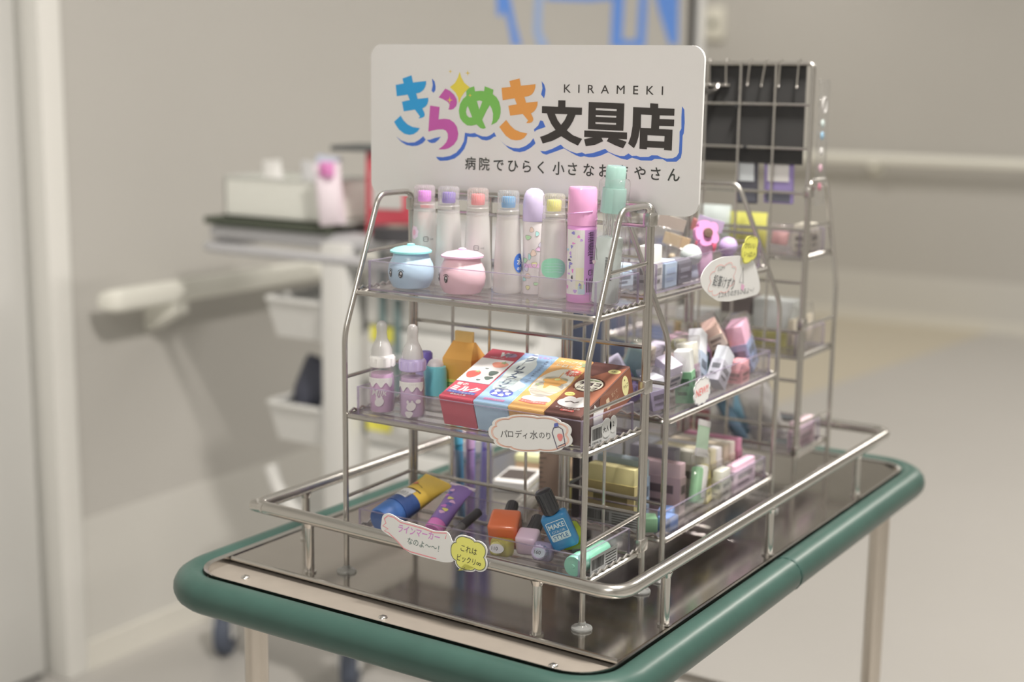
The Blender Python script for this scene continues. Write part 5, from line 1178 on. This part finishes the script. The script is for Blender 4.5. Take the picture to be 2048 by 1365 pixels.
# ---------------------------------------------------------------- white trolley behind, against the wall
TW = mat('trolley_white', C(198, 191, 181), .45)
TG = mat('trolley_grey', C(176, 170, 166), .35)
t = thing('medical_trolley', 'white medical trolley with side bins standing by the wall', 'trolley', (-.96, 1.22, 0), z0=False)
def tb(n, m_, *a, r=.006, par=None):
    return MB().rbox(*a, r, 2).build(n, m_, par or t)
tb('column', TW, .05, .112, -.17, -.12, .16, .93)
tb('column', TW, .36, .42, .12, .18, .16, .93)
tb('worktop', TG, -.255, .55, -.15, .24, .915, .945, r=.012)
MB().tube(fillet([(-.265, .2, .90), (-.265, -.165, .90), (.56, -.165, .90), (.56, .2, .90)], .05, 6), .010, 10).build('worktop_rail', TG, t)
cab = tb('cabinet', TW, .115, .50, -.11, .22, .42, .90)
for i in range(4):
    z = .435 + i * .115
    d = tb('drawer_front', TW, .122, .494, -.125, -.108, z, z + .105, r=.004, par=t)
    MB().tube(fillet([(.19, -.125, z + .06), (.19, -.145, z + .06), (.33, -.145, z + .06), (.33, -.125, z + .06)], .008), .004, 8).build('drawer_pull', TG, d)
for z, x in ((.748, .135), (.575, .125)):
    MB().box(x, x + .055, -.1275, -.125, z, z + .028).build('yellow_sticker', P(222, 206, 70, .5), t)
for i, z in enumerate((.735, .528)):
    b = MB()
    b.add([(-.085, -.14, z), (.035, -.14, z), (.035, .10, z), (-.085, .10, z), (-.10, -.155, z + .075), (.04, -.155, z + .075), (.04, .115, z + .075), (-.10, .115, z + .075)], [(3, 2, 1, 0), (0, 1, 5, 4), (1, 2, 6, 5), (2, 3, 7, 6), (3, 0, 4, 7)])
    bo = b.build('side_bin', TW, t, smooth=0)
    MB().tube(fillet([(-.10, -.155, z + .075), (.04, -.155, z + .075), (.04, .115, z + .075), (-.10, .115, z + .075)], .01, 3, True), .006, 8, closed=True).build('bin_rim', TW, bo)
    tb('bin_bracket', TG, .040, .052, -.16, -.12, z + .03, z + .095, r=.003)
MB().tube(fillet([(.06, -.14, .36), (-.02, -.14, .36), (-.09, -.14, .42), (-.11, -.14, .47)], .05, 6), .014, 10).build('side_handle', TW, t)
tb('foot_shelf', TW, -.12, .46, -.12, .22, .36, .385)
for x, y in ((-.31, -.07), (.02, -.05), (.46, .0), (.05, .24)):
    MB().tube(fillet([(.08 if x < .2 else .39, -.10 if x < .2 else .1, .17), (x, y, .13), (x, y, .10)], .04, 5), [.028] * 1 + [.026] * 6 + [.018], 10).build('base_arm', TW, t)
    MB(T(x, y, .05) @ RZ(.5) @ RY(pi / 2)).lathe([(.02, -.016), (.046, -.016), (.05, -.010), (.05, .010), (.046, .016), (.02, .016)], 20).build('caster_wheel', P(74, 78, 90, .6), t)
    MB(T(x, y, 0) @ RZ(.5)).box(-.024, -.018, -.025, .025, .045, .11).box(.018, .024, -.025, .025, .045, .11).box(-.024, .024, -.025, .025, .10, .112).build('caster_fork', TW, t)
for x in (.165, .20):
    MB().tube([(x, -.13, .60), (x, -.13, .93)], .007, 8).build('green_pole', P(96, 112, 108, .5), t)
t = thing('dark_pouch', 'dark navy pouch slumped in the trolley side bin', 'pouch', (-1.006, 1.138, .548), (0, .22, 0), z0=False)
loft(MB(), [(0, .044, .02), (.03, .048, .05), (.08, .050, .05), (.13, .045, .02), (.14, .042, .008)], 16).build('pouch_body', P(62, 62, 72, .6), t)
MB().tube([(.042, 0, .115), (.047, 0, .100), (.044, 0, .085)], .003, 8).build('strap', P(48, 48, 54, .6), t)
t = thing('blue_bag', 'dark blue bag hanging at the trolley end', 'bag', (-.345, 1.11, .735), z0=False)
loft(MB(), [(0, .035, .02), (.02, .06, .035), (.07, .062, .04), (.12, .055, .03), (.135, .05, .008)], 16).build('bag_body', P(56, 60, 78, .6), t)
MB().tube(fillet([(-.03, 0, .13), (-.03, 0, .19), (.03, 0, .19), (.03, 0, .13)], .02), .004, 8).build('bag_handle', P(54, 58, 80, .6), t)
t = thing('green_mat', 'dark olive cutting mat lying on the trolley top', 'mat', (-1.215, 1.06, .9455), z0=False)
MB().rbox(0, .32, 0, .26, 0, .014, .002, 1).build('mat_sheet', P(70, 74, 58, .7), t)
MB().rbox(.03, .335, .03, .27, .014, .0165, .001, 1).build('mat_overlay', P(176, 172, 158, .7), t)
t = thing('acrylic_box', 'long frosted acrylic box of supplies on the trolley top', 'box', (-1.175, 1.08, .962), z0=False)
MB().box(0, .255, 0, .003, 0, .075).box(0, .255, .15, .153, 0, .075).box(0, .003, 0, .15, 0, .075).box(.252, .255, 0, .15, 0, .075).box(0, .255, 0, .15, 0, .003).build('box_walls', P(212, 205, 190, .5), t, smooth=0)
MB().box(-.002, .257, -.002, .004, .074, .079).box(-.002, .257, .149, .155, .074, .079).box(-.002, .004, .004, .149, .074, .079).box(.251, .257, .004, .149, .074, .079).build('box_rim', P(184, 178, 166), t, smooth=0)
for i, (x, y, z, w_, h_, c_, lab) in enumerate(((-1.105, 1.15, .966, .05, .105, (222, 216, 222), 'white paper bag standing in the frosted acrylic box'), (-1.030, 1.18, .966, .06, .105, (196, 188, 182), 'grey packet standing in the frosted acrylic box'),
        (-.962, 1.125, .966, .05, .120, (186, 184, 194), 'slate packet standing in the frosted acrylic box'), (-.889, 1.065, .9625, .05, .115, (228, 200, 212), 'white and pink packet on the trolley top'), (-.842, 1.265, .9460, .07, .145, (206, 204, 194), 'tall pale packet on the trolley top'))):
    soft_pack(lab, (x, y, z - Z0), (0, .1 * (i % 3 - 1), .2 * i), (w_, .035, h_), P(*c_, .5), name='paper_packet')
t = thing('red_box', 'red and grey supply box on the trolley top', 'box', (-.798, 1.14, .9455), (0, 0, .2), z0=False)
MB().rbox(-.045, .05, -.04, .05, 0, .155, .003).build('box_body', P(196, 70, 80, .5), t)
MB().box(-.03, .03, -.043, -.039, .05, .12).build('box_label', P(186, 178, 168, .5), t)
MB().rbox(-.11, .06, -.055, .06, .154, .164, .003).build('lid_flap', P(84, 84, 80, .5), t)
t = thing('tape_roll', 'black tape roll lying on the trolley top', 'tape', (-.735, 1.06, .9455), z0=False)
MB().lathe([(.022, 0), (.048, 0), (.048, .025), (.022, .025), (.022, 0)], 28).build('tape', P(62, 58, 60, .5), t)
MB().lathe([(.019, 0), (.022, 0), (.022, .026), (.019, .026), (.019, 0)], 28).build('core', P(150, 136, 120, .6), t)
t = thing('pink_clip', 'bright pink clip on the packets of the trolley top', 'clip', (-.889, 1.048, 1.052), z0=False)
MB().rbox(-.014, .014, -.006, .006, 0, .028, .003).build('clip_body', P(232, 136, 186, .4), t)
MB().tube([(-.006, -.007, .006), (-.006, -.012, .020), (.006, -.012, .020), (.006, -.007, .006)], .0015, 6).build('clip_lever', P(206, 110, 160, .4), t)
